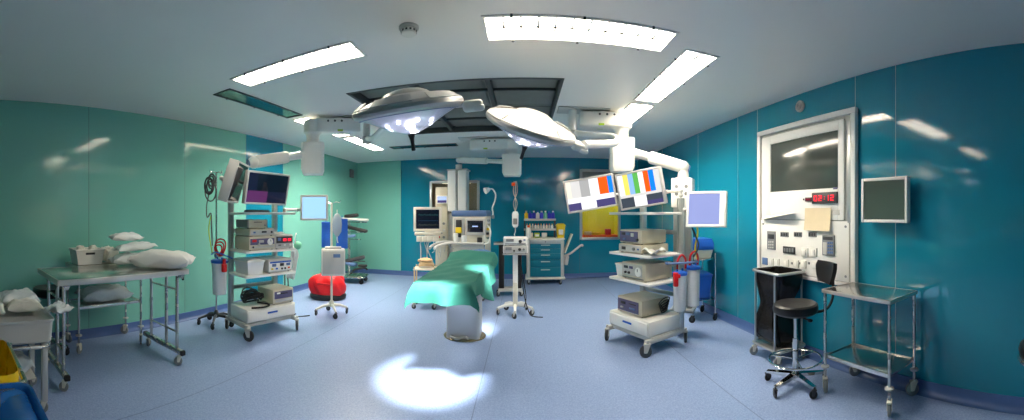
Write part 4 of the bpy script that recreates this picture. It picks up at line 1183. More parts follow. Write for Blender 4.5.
tb_ = MB()
for k in range(4):
    z0 = 1.02 + .03 * k
    tb_.tube([on(TL, .43 + .02 * k, -.1 + .04 * k, z0), on(TL, .47 + .01 * k, -.12, z0 - .18), on(TL, .44, -.1 + .05 * k, .62), on(TL, .48, -.08 + .03 * k, .78 + .03 * k), on(TL, .45, -.06, z0 + .02)], .010, 6, sub=8)
tag(tb_.build('hanging_tubing', M['clear'], None), 'loops of clear tubing hanging at the right side of the left tower', 'tubing')
mk = thing('hanging_mask', 'mint green breathing mask hanging at the right side of left tower', 'mask', on(TL, .46, -.16, 1.08))
b = MB(); b.lathe([(.012, .06), (.03, .05), (.05, .02), (.055, -.02), (.05, -.025), (.02, .02)], 20, (0, 0, 0), Matrix.Rotation(1.2, 4, 'X')); b.build('cup', M['mint'], mk)
b = MB(); b.tube([(0, -.05, .02), (.01, -.07, .1), (-.01, -.02, .16), (-.06, .06, .14)], .006, 6, sub=5); b.build('strap', M['white_plastic'], mk)
b = MB(); b.tube([on(TL, .48, .1, .74), on(TL, .52, .12, .5), on(TL, .5, .1, .3), on(TL, .56, .16, .12), on(TL, .70, .2, .012), on(TL, .9, .1, .012)], .009, 6, sub=8); b.tube([on(TL, .46, .14, .8), on(TL, .49, .16, .5), on(TL, .46, .16, .25), on(TL, .52, .24, .012), on(TL, .8, .3, .012)], .009, 6, sub=8)
tag(b.build('power_cord', M['dgrey'], None), 'dark power cords falling from the left tower to the floor', 'cord')
# ------------------------------------------------------------------ operating table
TX, TZ = -.69, .90
ot = thing('operating_table', 'operating table on a steel column in the middle of the room', 'operating table', (-.72, 4.42, 0))
b = MB(); b.lathe([(.285, 0), (.29, .012), (.275, .022), (.24, .02), (0, .02)], 40, (0, 0, 0), Matrix.Diagonal((.9, .8, 1))); b.build('floor_ring', M['olive'], ot)
b = MB(); loft(b, [[(x, y, z) for x, y in rect(w, d, .05, 6)] for w, d, z in ((.40, .36, .02), (.40, .36, .60), (.41, .42, .72), (.42, .5, .80))]); b.build('column', M['satin'], ot)
b = MB(); b.tube([(-.14, -.2, .05), (-.05, -.23, .035), (.02, -.19, .05), (.08, -.22, .04)], .014, 8, sub=6); b.build('foot_lever', M['lgrey'], ot)
b = MB()
for s in (-1, 1): b.box((.03 + s * .235, -.38, .825), (.03, 1.9, .035), .006)
b.box((.03, -.38, .82), (.46, 1.3, .03), .008)
b.build('side_rail', M['steel'], ot)
for yy, ln in ((-1.02, .66), (-.3, .7), (.33, .46)):
    MB().box((.03, yy, .862), (.48, ln, .05), .02, seg=3).build('mattress', M['black'], ot)
MB().box((.05, .62, .885), (.30, .17, .10), .04, seg=3).build('head_rest', M['black'], ot)

# the green sheet: top, then falling sides with wavy folds and four dipping corners
def drape_point(u, v):
    # u across -1..1, v along 0 (near) .. 1 (far)
    return None
dm = MB()
HWn, HWf = .25, .30       # half widths near, far
Y0, Y1 = -1.42, .50        # near and far edges of the flat top (local to table)
def drape(s, t_):
    """s in -1..1 across incl. the falling sides, t_ in 0..1 along incl. the near fall"""
    L_f = .175              # length of the near fall in arc
    Ltot = L_f + (Y1 - Y0)
    d = t_ * Ltot - L_f    # <0: on the near fall
    hw = HWn + (HWf - HWn) * max(0, d) / (Y1 - Y0)
    side_fall = .13 + .22 * math.exp(-((d - 1.0) / .42) ** 2) + .02 * math.sin(d * 9)
    arc = s * (hw + side_fall)
    x = max(-hw, min(hw, arc)); fall_s = max(0, abs(arc) - hw)
    y = Y0 + max(0, d); fall_f = max(0, -d)
    zt = .905
    # rounded creases
    z = zt - fall_s * .96 - fall_f * .94
    sg = 1 if s > 0 else -1
    if fall_s > 0:
        ff = min(1, fall_s / .06)
        x += sg * (.022 * ff + .05 * fall_s + .034 * fall_s / .2 * math.sin(y * 13 + s * 2))
    if fall_f > 0:
        ff = min(1, fall_f / .06)
        y -= .022 * ff + .10 * fall_f + .030 * fall_f / .17 * (math.sin(x * 17 + .6) + .5 * math.sin(x * 31))
    if fall_s > 0 and fall_f > 0:      # corner: cloth folds out into a hanging point
        k = min(fall_s, fall_f)
        z += k * .55
        x += sg * k * .35; y -= k * .38
    if fall_s == 0 and fall_f == 0:
        z += .007 * math.sin(x * 13 + y * 7) * math.sin(y * 6 - 1) + .004 * math.sin(x * 22 - y * 16) + .016 * math.exp(-((x + .03) ** 2) * 40) * max(0, d - .5) * .5
    if d > 1.55: z += .09 * min(1, (d - 1.55) / .3) ** 2 * (1 - .3 * abs(s))
    return (x + .03, y, z)
dm.surf(lambda u, v: drape(2 * u - 1, v), 72, 84, 0, .004)
tag(dm.build('surgical_drape', M['drape'], None, ang=80, loc=(-.72, 4.42, 0)), 'green surgical cloth draped over the operating table', 'drape')
pillow('blue_pad', 'small blue grey pad at the head end of the operating table', 'pad', (-.62, 5.05, .9375), (.34, .14, .07), 4, M['bluegrey'], 70, .5, .004)

# ------------------------------------------------------------------ anaesthesia place
sc = thing('supply_column', 'tall white anaesthesia supply column at the rear', 'supply column', (-1.22, 6.78, 0), -4)
for s in (-1, 1):
    MB().box((s * .1, -.02, 1.92), (.165, .24, .76), .02, seg=3).build('column_shell', M['white'], sc)
b = MB(); b.box((0, .02, 1.92), (.06, .2, .78), .01); b.box((0, 0, 2.31), (.40, .26, .03), .01); b.build('core', M['lgrey'], sc)
b = MB(); b.cyl((0, 0, 2.32), (0, 0, 2.42), .06, n=20); b.build('neck', M['white'], sc)
b = MB(); b.box((-.33, .06, 1.25), (.24, .20, 1.5), .012); b.build('service_post', M['beige'], sc)
b = MB(); b.box((-.05, .1, .75), (.8, .16, 1.5), .012); b.build('back_panel', M['lgrey'], sc)
for k in range(6):
    MB().lathe([(.012, .012), (.024, .014), (.026, 0)], 12, (-.38 + (k % 2) * .1, -.045, 1.05 + .13 * (k // 2)), Matrix.Rotation(PI / 2, 4, 'X')).build('gas_outlet', M[['red', 'grey', 'dgrey', 'lgrey', 'yellow', 'grey'][k]], sc)
def on_sc(x, y, z): return inbox(sc, x, y, z)
t = monitor('wall_display', 'small blue and white display on the post of the supply column', on_sc(-.30, -.10, 1.76), .2, .15, (0, 0, 10), [(0, 1, .4, 1, emis('screen_pale', (176, 196, 240), .9)), (0, 1, 0, .4, ev)], 'white', .05, .016, arm=True)
pm = monitor('patient_monitor', 'patient monitor with dark trace screen left of the anaesthesia machine', (-1.70, 6.30, 1.395), .50, .43, (-3, 0, 17),
             [(0, 1, 0, 1, M['navy'])], 'cream', .16, .045, arm=False)
g = MB()
tr = [(.72, 'mint', .0), (.42, 'screen_line', .0), (.2, 'lime', .0)]
for k, (zz, mm, _) in enumerate(tr):
    q = MB()
    pts = []
    for i in range(40):
        u = i / 39
        amp = (.022 * (1 if i % 10 in (4,) else (-.4 if i % 10 == 5 else 0))) if k != 1 else 0
        pts.append(((u - .5) * .36, -.0795, (zz - .5) * .34 + amp))
    q.tube(pts, .0016, 4)
    q.build('trace_line', emis('trace_' + str(k), [(90, 170, 170), (70, 140, 190), (130, 140, 110)][k], .5), pm)
b = MB(); b.box((0, .05, -.28), (.10, .10, .14), .01); b.box((0, -.02, -.255), (.46, .22, .06), .012)
b.build('mount_base', M['cream'], pm)
b = MB(); b.cyl((.02, .06, -.24), (.28, .35, -.24), .024, n=12); b.build('mount_arm', M['lgrey'], pm)
mod = MB()
for k in range(4): mod.box((-.15 + k * .095, -.09, -.345), (.085, .12, .10), .006)
mod.box((0, -.02, -.345), (.4, .1, .1), .006)
mod.build('module_rack', M['cream'], pm)

am = thing('anaesthesia_machine', 'blue topped anaesthesia machine behind the operating table head', 'anaesthesia machine', (-.93, 6.42, 0), -8)
b = MB(); b.box((0, .05, .82), (.60, .42, 1.28), .02); b.box((0, -.15, .95), (.58, .1, .05), .01); b.build('body', M['cream'], am)
b = MB(); b.box((0, .02, 1.50), (.64, .42, .11), .04, seg=3); b.build('top_cover', M['bluegrey'], am)
b = MB(); b.box((-.17, -.17, 1.25), (.20, .03, .34), .008); fo = b.build('flow_meter_bank', M['lgrey'], am)
b = MB(); b.box((-.17, -.19, 1.31), (.10, .03, .16), .006); b.build('vaporiser_top', M['dgrey'], fo)
b = MB(); b.box((-.17, -.20, 1.21), (.11, .06, .10), .012); b.build('vaporiser_dial', M['yellow'], fo)
b = MB(); b.box((-.17, -.19, 1.12), (.09, .03, .07), .006); b.build('vaporiser_base', M['dgrey'], fo)
b = MB(); b.box((.13, -.175, 1.27), (.34, .05, .28), .01); so = b.build('screen_housing', M['lgrey'], am)
b = MB(); b.box((.13, -.203, 1.28), (.28, .008, .2), .002); b.build('screen', M['navy'], so)
b = MB(); b.box((.13, -.208, 1.28), (.10, .003, .02)); b.build('screen_text', emis('screen_pale', (176, 196, 240), .9), so)
for s in range(3):
    b = MB(); b.box((0, -.17, .70 - s * .17), (.54, .03, .155), .006); do = b.build('drawer', M['cream'], am)
    b = MB(); b.box((0, -.195, .74 - s * .17), (.3, .02, .016), .004); b.build('drawer_handle', M['grey'], do)
for sx in (-1, 1):
    b = MB(); b.tube([(sx * .28, -.14, 1.0), (sx * .30, -.24, 1.0), (sx * .30, -.24, .9), (sx * .28, -.14, .88)], .012, 8, sub=4); b.build('grab_rail', M['chrome'], am)
b = MB(); b.box((0, .02, .155), (.62, .5, .07), .02); b.build('base', M['grey'], am)
for sx in (-1, 1):
    for sy in (-1, 1): caster(am, sx * .26, .02 + sy * .2, .05, 0, 40 * sx, 'grey')
b = MB(); b.tube([(-.2, -.2, .98), (-.34, -.42, 1.02), (-.46, -.66, .98), (-.42, -.9, .95)], .022, 12, sub=10); ho = b.build('breathing_hose', M['lgrey'], am)
b = MB(); b.tube([(-.1, -.2, .98), (-.26, -.40, 1.0), (-.38, -.62, .97), (-.34, -.9, .95)], .022, 12, sub=10); b.build('breathing_hose', M['white_plastic'], am)

for k, (x, h_, r_, m_) in enumerate(((-.22, .17, .055, 'clear'), (-.08, .13, .05, 'clear'), (.2, .10, .045, 'dgrey'))):
    MB().lathe([(0, .98), (r_, .98), (r_, .98 + h_), (r_ * .8, .99 + h_), (0, .99 + h_)], 18, (x, -.17, 0)).build(['absorber_canister', 'bellows_chamber', 'valve_block'][k], M[m_], am)
for k in range(5):
    MB().cyl((.31, -.12 + .02 * k, 1.08 + .075 * k), (.345, -.13 + .02 * k, 1.08 + .075 * k), .02, n=10).build('side_knob', M[['chrome', 'dgrey', 'yellow', 'chrome', 'grey'][k]], am)
b = MB(); b.tube([(.32, -.1, 1.3), (.4, -.2, 1.2), (.38, -.24, 1.02), (.3, -.26, .98)], .012, 8, sub=6); b.build('sample_line', M['white_plastic'], am)
b = MB(); b.box((.05, -.24, .99), (.5, .14, .03), .008); b.build('work_shelf', M['lgrey'], am)
# gooseneck examination lamp beside the machine
gl = thing('gooseneck_lamp', 'thin white gooseneck lamp right of the anaesthesia machine', 'lamp', (-.55, 6.50, 0))
MB().tube([(0, -.02, 1.46), (.0, -.01, 1.52), (-.01, -.01, 1.6), (.035, -.02, 1.72), (.05, -.03, 1.84), (-.0, -.04, 1.93), (-.06, -.06, 1.93)], .013, 10, sub=6).build('gooseneck', M['white'], gl)
b = MB(); b.T = up_to((-.05, -.06, 1.935), (-.17, -.13, 1.88)); b.lathe([(.02, 0), (.035, .02), (.05, .06), (.058, .1), (.05, .1), (0, .085)], 20); b.build('lamp_head', M['white'], gl)
b = MB(); b.box((0, -.02, 1.44), (.05, .06, .06), .01); b.build('mount_clamp', M['grey'], gl)

# hoses and yellow cables hanging left of the machine
hz = MB(); rh = random.Random(4)
for k in range(9):
    x = -1.78 + .05 * k; y = 6.25 + .02 * (k % 3)
    z1_ = rh.uniform(.62, .85)
    hz.tube([(x, y, .997), (x + rh.uniform(-.03, .03), y - .05, .98), (x + rh.uniform(-.05, .05), y - .07, .85), (x + rh.uniform(-.03, .06), y - .05, z1_)], .008, 6, sub=5)
tag(hz.build('hanging_cables', M['lgrey'], None), 'sheaf of thin grey patient leads hanging under the patient monitor', 'cables', kind='stuff')
bc = thing('cable_trolley', 'low trolley heaped with tan hoses left of the operating table', 'trolley', (-1.56, 5.65, 0), 10)
for z_ in (.62, .25): MB().box((0, 0, z_), (.36, .34, .022), .006).build('shelf', M['cream'], bc)
for sx in (-1, 1):
    for sy in (-1, 1):
        MB().cyl((sx * .16, sy * .15, .1), (sx * .16, sy * .15, .66), .012, n=10).build('leg', M['bandage'], bc)
        caster(bc, sx * .16, sy * .15, .04, 0, 30 * sx, 'grey')
hz = MB()
for k in range(7):
    R0 = rh.uniform(.06, .12); cx_, cy_ = rh.uniform(-.05, .05), rh.uniform(-.05, .05); ti = rh.uniform(-.8, .8)
    hz.tube([(cx_ + R0 * math.cos(i * PI / 6), cy_ + R0 * math.sin(i * PI / 6) * math.cos(ti), .05 + .016 * k + abs(R0 * math.sin(i * PI / 6) * math.sin(ti))) for i in range(12)], .017, 8, True, sub=2)
o = tag(hz.build('hose_heap', M['bandage'], None, loc=(-1.56, 5.65, .60)), 'heap of coiled tan hoses on the low trolley', 'hose')
o.location.z = .603

# black legged side table right of the machine
st_ = thing('side_table', 'small side table with black legs right of the anaesthesia machine', 'table', (-.25, 6.72, 0), 4)
b = MB(); b.box((0, 0, .955), (.60, .30, .03), .008); b.build('top', M['dgrey'], st_)
b = MB(); b.box((0, -.146, .955), (.60, .012, .04), .004); b.build('edge', M['lgrey'], st_)
for sx in (-1, 1):
    b = MB(); b.box((sx * .16, 0, .52), (.10, .16, .86), .03); b.build('leg', M['black'], st_)
b = MB(); b.box((0, 0, .11), (.44, .28, .05), .015); b.build('base', M['lgrey'], st_)
for sx in (-1, 1):
    for sy in (-1, 1): caster(st_, sx * .21, sy * .12, .04, 0, 35, 'grey')

# white diathermy stand ------------------------------------------------------
ds = thing('diathermy_stand', 'white pole stand with two stacked boxes in front of drawer cabinet', 'stand', (-.125, 5.45, 0))
star_base(ds, 5, .27, .14, M['white'], .042, 'grey', 198, .024)
MB().box((0, 0, .52), (.075, .06, .78), .012).build('pole', M['white'], ds)
MB().box((0, -.045, .30), (.06, .03, .34), .008).build('cover', M['cream'], ds)
b = MB(); b.box((0, 0, .905), (.36, .3, .02), .006); b.build('tray', M['lgrey'], ds)
b = MB(); b.tube([(.05, 0, .9), (.09, -.02, .6), (.13, -.05, .3), (.2, -.12, .06), (.26, -.2, .02), (.4, -.22, .012)], .007, 6, sub=6); b.tube([(.06, .02, .9), (.12, .05, .5), (.16, .0, .25), (.13, -.1, .12)], .007, 6, sub=6); b.build('cord', M['black'], ds)
device('diathermy_unit', 'lower of two white boxes on the white pole stand', ds, (-.125, 5.45, .916), (.36, .30, .115), 2,
       [('plate', 0, 0, .34, .095, 'lgrey'), ('disp', -.1, .01, .09, .045, 'grey'), ('knob', .06, .0, .022, 0, 'dgrey'), ('knob', .12, .0, .016, 0, 'grey'), ('sock', -.02, -.02, .014, 0, 'dgrey')], 'white', group=None)
device('diathermy_unit', 'upper of two white boxes on the white pole stand', ds, (-.125, 5.45, 1.033), (.35, .30, .115), 2,
       [('plate', 0, 0, .33, .095, 'white'), ('disp', -.08, .015, .11, .04, 'grey'), ('knob', .07, .0, .024, 0, 'dgrey'), ('btn', .13, .02, .03, .02, 'bluegrey'), ('slot', 0, -.035, .3, .012, 'grey')], 'white', group=None)
# pump hanging from the rear boom
hp = thing('hanging_pump', 'clear infusion chamber hanging from the rear ceiling boom', 'infusion pump', (-.14, 6.06, 0))
b = MB()
for k in range(3): b.tube([(-.02 + .02 * k, .06, 2.04), (-.03 + .03 * k, .02, 1.85), (.03 - .03 * k, 0, 1.68), (0, 0, 1.53)], .006, 6, sub=6)
b.build('hanging_tube', M['lgrey'], hp)
b = MB(); b.lathe([(0, 1.27), (.03, 1.27), (.05, 1.3), (.055, 1.49), (.04, 1.53), (0, 1.54)], 18); b.build('chamber', M['clear'], hp)
b = MB(); b.box((0, -.05, 1.37), (.07, .03, .1), .01); b.build('chamber_window', M['grey'], hp)
b = MB(); b.cyl((-.03, .0, 1.96), (-.03, .0, 2.01), .03, n=14); b.build('connector', M['orange'], hp)
b = MB(); b.tube([(0, 0, 1.28), (.0, -.02, 1.2), (-.01, -.2, 1.17), (0, -.4, 1.16)], .007, 6, sub=5); b.build('outlet_tube', M['lgrey'], hp)

# ------------------------------------------------------------------ drawer cabinet at the back wall
dc = thing('drawer_cabinet', 'wheeled cabinet with teal drawers at the back wall', 'cabinet', (.455, 7.88, 0))
CW, CD = .80, .50
b = MB(); b.box((0, 0, .54), (CW - .1, CD - .02, .80), .01)
for s in (-1, 1): b.box((s * (CW / 2 - .04), 0, .535), (.075, CD, .84), .03, seg=3)
b.build('body', M['lgrey'], dc)
b = MB(); b.box((0, 0, .135), (CW + .04, CD + .04, .05), .02, seg=3); b.build('bumper', M['cream'], dc)
b = MB(); b.box((0, 0, .965), (CW + .03, CD + .02, .03), .01); b.build('top', M['cream'], dc)
for (z0, h_, m_) in ((.865, .085, 'alu'), (.765, .10, 'tealfront'), (.665, .10, 'tealfront'), (.535, .13, 'tealfront'), (.375, .16, 'tealfront'), (.175, .20, 'tealfront')):
    b = MB(); b.box((0, -CD / 2 + .0, z0 + h_ / 2), (CW - .155, .03, h_ - .003), .003); do = b.build('drawer', M[m_], dc)
    if m_ == 'tealfront':
        b = MB(); b.box((0, -CD / 2 - .022, z0 + h_ * .74), (.19, .016, .017), .004); b.build('handle', M['lgrey'], do)
    else:
        b = MB(); b.cyl((0, -CD / 2 - .014, z0 + h_ / 2), (0, -CD / 2 - .022, z0 + h_ / 2), .014); b.build('lock', M['grey'], do)
for sx in (-1, 1):
    for sy in (-1, 1): caster(dc, sx * .33, sy * .2, .05, 0, 40 * sx, 'grey')
b = MB(); b.box((CW / 2 + .10, -.05, .86), (.025, .3, .44), .008, (0, 22, 0)); b.build('side_flap', M['cream'], dc)
b = MB(); b.tube([(CW / 2, -.2, .60), (CW / 2 + .14, -.22, .66), (CW / 2 + .36, -.2, .82), (CW / 2 + .40, -.2, .80)], .022, 10, sub=6); b.build('side_handle', M['lgrey'], dc)
b = MB(); b.box((CW / 2 + .06, -.04, .50), (.08, .26, .2), .02, (0, 10, 0)); b.build('side_bin', M['lgrey'], dc)

rk = thing('bottle_rack', 'two tier rack of bottles on top of the teal drawer cabinet', 'rack', (.345, 7.86, .982))
for sx in (-1, 1):
    for sy in (-1, 1): MB().box((sx * .325, sy * .1, .20), (.022, .022, .40), .004).build('post', M['dgrey'], rk)
for z in (.165, .375):
    b = MB(); b.box((0, 0, z), (.68, .24, .018), .004); b.box((0, -.115, z + .015), (.68, .012, .04), .004); b.build('shelf', M['lgrey'], rk)
def bottle(label, c, r, h, body, cap, group):
    t = thing('bottle', label, 'bottle', c, 0, group)
    MB().lathe([(0, 0), (r * .9, 0), (r, .008), (r, h * .62), (r * .85, h * .72), (r * .4, h * .8), (r * .4, h * .84), (0, h * .84)], 16).build('body', M[body], t)
    MB().lathe([(r * .46, h * .83), (r * .5, h * .84), (r * .48, h), (0, h)], 14).build('cap', M[cap], t)
    return t
M['dblue'] = mat('deep_blue_wrap', (52, 56, 190), .4, 0, .1, 10)
tops = [('yellow', 'lgrey'), ('dblue', 'blue'), ('dblue', 'white'), ('white', 'blue'), ('dblue', 'lgrey'), ('mint', 'white'), ('dblue', 'blue'), ('dblue', 'white')]
names = ['leftmost bottle on the upper tier, yellow', 'second bottle on the upper tier, blue capped blue', 'third bottle on the upper tier, white capped blue', 'white bottle with blue cap on the upper tier', 'grey capped blue bottle on the upper tier', 'pale green bottle on the upper tier', 'next to last bottle on the upper tier, blue', 'last bottle at the right end of the upper tier, blue']
for k, (bd, cp) in enumerate(tops):
    bottle(names[k] + ' of the rack', (.345 - .29 + k * .083, 7.88 + .02 * (k % 2), .982 + .3855), .040, .19 + .02 * ((k * 3) % 3), bd, cp, 'bottles on the upper tier of the rack')
for k in range(10):
    bottle('small pale bottle in the row on the lower tier of the rack', (.345 - .27 + k * .06, 7.86, .982 + .1755), .024, .12, ['white', 'cream', 'lgrey'][k % 3], ['orange', 'yellow', 'white', 'red'][k % 4], 'small bottles on the lower tier of the rack')
for k, (x, m_) in enumerate(((-.2, 'cream'), (-.06, 'lime'), (.1, 'white_plastic'))):
    t = thing('supply_box', ['cream box under the rack, left', 'yellow green box under the rack, middle', 'white box under the rack, right'][k], 'box', (.345 + x, 7.86, .982), 0, 'boxes under the bottle rack')
    MB().box((0, 0, .05), (.11, .16, .1), .008).build('box_body', M[m_], t); MB().box((0, -.082, .05), (.08, .003, .05)).build('label_patch', M['white'], t)
sb = thing('sharps_bin', 'yellow sharps bin at the right end of the cabinet top', 'sharps bin', (.79, 7.80, .982))
b = MB(); loft(b, [[(x, y, z) for x, y in rect(w, d, .03)] for w, d, z in ((.15, .15, 0), (.19, .18, .25))]); b.build('body', M['yellow'], sb)
b = MB(); loft(b, [[(x, y, z) for x, y in rect(w, d, .03)] for w, d, z in ((.205, .195, .25), (.205, .195, .27), (.13, .12, .305))]); b.build('lid', M['yellow'], sb)
b = MB(); b.box((0, -.086, .13), (.10, .006, .12), .002, (-4, 0, 0)); b.build('label_patch', M['white'], sb)
bottle('white bottle with orange cap at the left end of the cabinet top', (.10, 7.68, .982), .055, .27, 'white', 'orange', None)

# ------------------------------------------------------------------ hatches in the back wall
def hatch(name, w, depth, inner, sash, label_mats, lamp_e, lamp_c, two_pane):
    x0, x1, z0, z1 = w
    t = tag(bpy.data.objects.new(name, None), kind='structure'); COL.objects.link(t)
    t.location = ((x0 + x1) / 2, YB, z0)
    cx_ = (x1 - x0) / 2; hh = z1 - z0
    f = MB()
    for s in (-1, 1): f.box((s * (cx_ - .02), -.008, hh / 2), (.06, .05, hh + .02), .006)
    for z in (0.01, hh - .01): f.box((0, -.008, z), (2 * cx_ - .06, .05, .06), .006)
    f.build('frame', M['alu'], t)
    if two_pane:
        s = MB(); s.box((0, .03, hh * .76), (2 * cx_ - .06, .03, hh * .48), .004); s.box((0, .012, hh * .53), (2 * cx_ - .06, .03, .04), .006); s.build('sliding_sash', M[sash], t)
    g = MB(); g.box((0, .06, hh * (.27 if two_pane else .5)), (2 * cx_ - .06, .006, hh * (.5 if two_pane else .96)))
    g.build('pane', M['glass'], t)
    n = MB()
    for (a, b_) in (((-cx_, .1, -.02), (cx_, depth, 0)), ((-cx_, .1, hh), (cx_, depth, hh + .02)), ((-cx_ - .02, .1, -.02), (-cx_, depth, hh + .02)), ((cx_, .1, -.02), (cx_ + .02, depth, hh + .02)), ((-cx_ - .02, depth, -.02), (cx_ + .02, depth + .02, hh + .02))):
        n.box2(a, b_)
    n.build('niche', M[inner], t)
    l = MB(); l.box((0, depth * .5, hh - .012), (cx_ * 1.2, .1, .02)); l.build('niche_lamp', emitter(name + '_lamp', lamp_c, lamp_e), t)
    return t
M['nicheyellow'] = mat('yellow_painted_niche', (214, 216, 40), .5, 0, .12, 3)
M['nichegrey'] = mat('beige_painted_niche', (150, 142, 122), .4, 0, .15, 3)
hatch('window_1', W1, .55, 'nicheyellow', 'grey', None, 40, (255, 240, 190), True)
hatch('window_2', W2, .5, 'nichegrey', 'alu', None, 3, (255, 235, 200), False)
# things standing in the yellow hatch
ct = thing('hatch_shelf', 'orange counter inside the yellow hatch', 'shelf', ((W1[0] + W1[1]) / 2, YB + .31, W1[2] + .001))
MB().box((0, 0, .04), (W1[1] - W1[0] - .02, .38, .08), .01).build('counter', M['orange'], ct)
for k, (x, w_, h_, m_, lab) in enumerate(((-.26, .16, .07, 'cream', 'flat cream box in the yellow hatch'), (-.05, .2, .05, 'yellow', 'flat yellow tray in the yellow hatch'), (.24, .13, .13, 'red', 'red container in the yellow hatch'))):
    t = thing('hatch_box', lab, 'box', ((W1[0] + W1[1]) / 2 + x, YB + .24, W1[2] + .082))
    MB().box((0, 0, h_ / 2), (w_, .14, h_), .01).build('box_body', M[m_], t)
    MB().box((0, 0, h_ + .006), (w_ + .01, .15, .012), .004).build('lid', M[m_], t)
# ------------------------------------------------------------------ right wall control panel
PY0, PY1, PZ0, PZ1 = 2.075, 3.575, .81, 2.49
cp = thing('control_panel', 'tall white wall control panel with dark screen on the blue wall', 'control panel', (XR - .002, (PY0 + PY1) / 2, PZ0))
CYm = (PY0 + PY1) / 2
# wall-plane measure: pixel column/row of the photo -> (y, z) on the plane X = XR - .03
def wp(x, y):
    a = (x - 523.7) / 364.84; r = (XR - .03) / math.sin(a)
    return r * math.cos(a), 1.5 + (213.5 - y) * r / 364.84
def slab(mb, y0, y1, z0, z1, d0, d1, bev=.003, mi=0):
    mb.box((-(d0 + d1) / 2, (y0 + y1) / 2 - CYm, (z0 + z1) / 2 - PZ0), (abs(d1 - d0), abs(y1 - y0), abs(z1 - z0)), bev, None, mi)
b = MB(); fw = .055
slab(b, PY0, PY1, PZ1 - fw, PZ1, 0, .055, .006); slab(b, PY0, PY0 + fw, PZ0, PZ1 - fw, 0, .055, .006); slab(b, PY1 - fw, PY1, PZ0, PZ1 - fw, 0, .055, .006)
slab(b, PY0 + fw, PY1 - fw, PZ0, PZ0 + .03, 0, .055, .006)
b.build('frame', M['white'], cp)
b = MB(); slab(b, PY0 + fw, PY1 - fw, PZ0 + .03, PZ1 - fw, 0, .012); b.build('back_plate', M['lgrey'], cp)
UY0, UY1, UZ0, UZ1 = 2.225, 3.505, 1.435, 2.405
GY0, GY1, GZ0, GZ1 = 2.30, 3.34, 1.75, 2.31
b = MB()
slab(b, UY0, GY0, UZ0, UZ1, .012, .035); slab(b, GY1, UY1, UZ0, UZ1, .012, .035); slab(b, GY0, GY1, GZ1, UZ1, .012, .035); slab(b, GY0, GY1, UZ0, GZ0, .012, .035)
uo = b.build('upper_door', M['white'], cp)
b = MB(); slab(b, GY0, GY1, GZ0, GZ1, .014, .024); b.build('screen_glass', M['greyscreen'], cp)
b = MB(); slab(b, PY0 + fw + .012, PY0 + fw + .05, PZ0 + .6, PZ1 - fw - .06, .012, .04, .006); b.build('edge_handle', M['alu'], cp)
LY0, LY1, LZ0, LZ1 = 2.165, 3.52, .85, 1.425
b = MB(); slab(b, LY0, LY1, LZ0, LZ1, .012, .032); lo = b.build('lower_plate', M['white'], cp)
for (yy, zz) in ((LY0 + .04, LZ1 - .05), (LY1 - .04, LZ1 - .05), (LY0 + .04, LZ0 + .05), (LY1 - .04, LZ0 + .05)):
    b = MB(); b.cyl((-.03, yy - CYm, zz - PZ0), (-.036, yy - CYm, zz - PZ0), .012, n=12); b.build('screw', M['grey'], lo)
def pbox(x0, y0, x1, y1, name, m, d=.012, parent=None, bev=.003, base=.032):
    ya, za = wp(x0, y0); yb, zb = wp(x1, y1)
    zc_ = (za + zb) / 2
    b = MB(); slab(b, yb, ya, min(za, zb), max(za, zb), base - .002, base + d, bev)
    return b.build(name, M[m], parent or cp)
def pin(x0, y0, x1, y1, name, m, d, parent): return pbox(x0, y0, x1, y1, name, m, d, parent, .001)
# clock
ck = pbox(813.5, 193.0, 838.5, 203.4, 'clock_housing', 'dgrey', .02, None, .003, .035)
SEG = {'0': 'abcdef', '1': 'bc', '2': 'abged', '3': 'abgcd', '4': 'fgbc', '5': 'afgcd', '6': 'afgedc', '7': 'abc', '8': 'abcdefg', '9': 'abcdfg'}
yL, zT = wp(815.2, 194.6); yR, zB = wp(836.8, 201.8)
zc_, hgt = (zT + zB) / 2, .056
txt = '02:12'; n = 4.4; step = (yL - yR) / n
cur = yL - step * .12
for ch in txt:
    if ch == ':':
        b = MB()
        for q in (-.011, .011): slab(b, cur - step * .2 - .004, cur - step * .2 + .004, zc_ + q - .004, zc_ + q + .004, .054, .0575, 0)
        b.build('colon', M['ledred'], ck); cur -= step * .4; continue
    wdt, tk = step * .66, .009
    b = MB()
    ya, yb = cur, cur - wdt
    g = {'a': (ya, yb, zc_ + hgt / 2 - tk, zc_ + hgt / 2), 'd': (ya, yb, zc_ - hgt / 2, zc_ - hgt / 2 + tk), 'g': (ya, yb, zc_ - tk / 2, zc_ + tk / 2),
         'f': (ya, ya - tk, zc_, zc_ + hgt / 2), 'e': (ya, ya - tk, zc_ - hgt / 2, zc_), 'b': (yb + tk, yb, zc_, zc_ + hgt / 2), 'c': (yb + tk, yb, zc_ - hgt / 2, zc_)}
    for s_ in SEG[ch]:
        q = g[s_]; slab(b, q[1], q[0], q[2], q[3], .054, .0575, 0)
    b.build('digit', M['ledred'], ck)
    cur -= step
sd = pbox(806.3, 197.6, 812.4, 201.3, 'small_display', 'dgrey', .014, None, .002, .035)
b = MB(); ya, za = wp(807, 198.6); yb, zb = wp(811.8, 200.4); slab(b, yb, ya, zb, za, .048, .0505, 0); b.build('small_digits', emis('dim_red', (150, 40, 60), .5), sd)
pin(803.5, 198.6, 804.8, 200.2, 'indicator', 'dgrey', .006, uo)
pin(833.5, 187.5, 838, 189.2, 'badge', 'violet', .004, uo)
pin(833.5, 210, 840, 215, 'label_plate', 'lgrey', .004, uo)
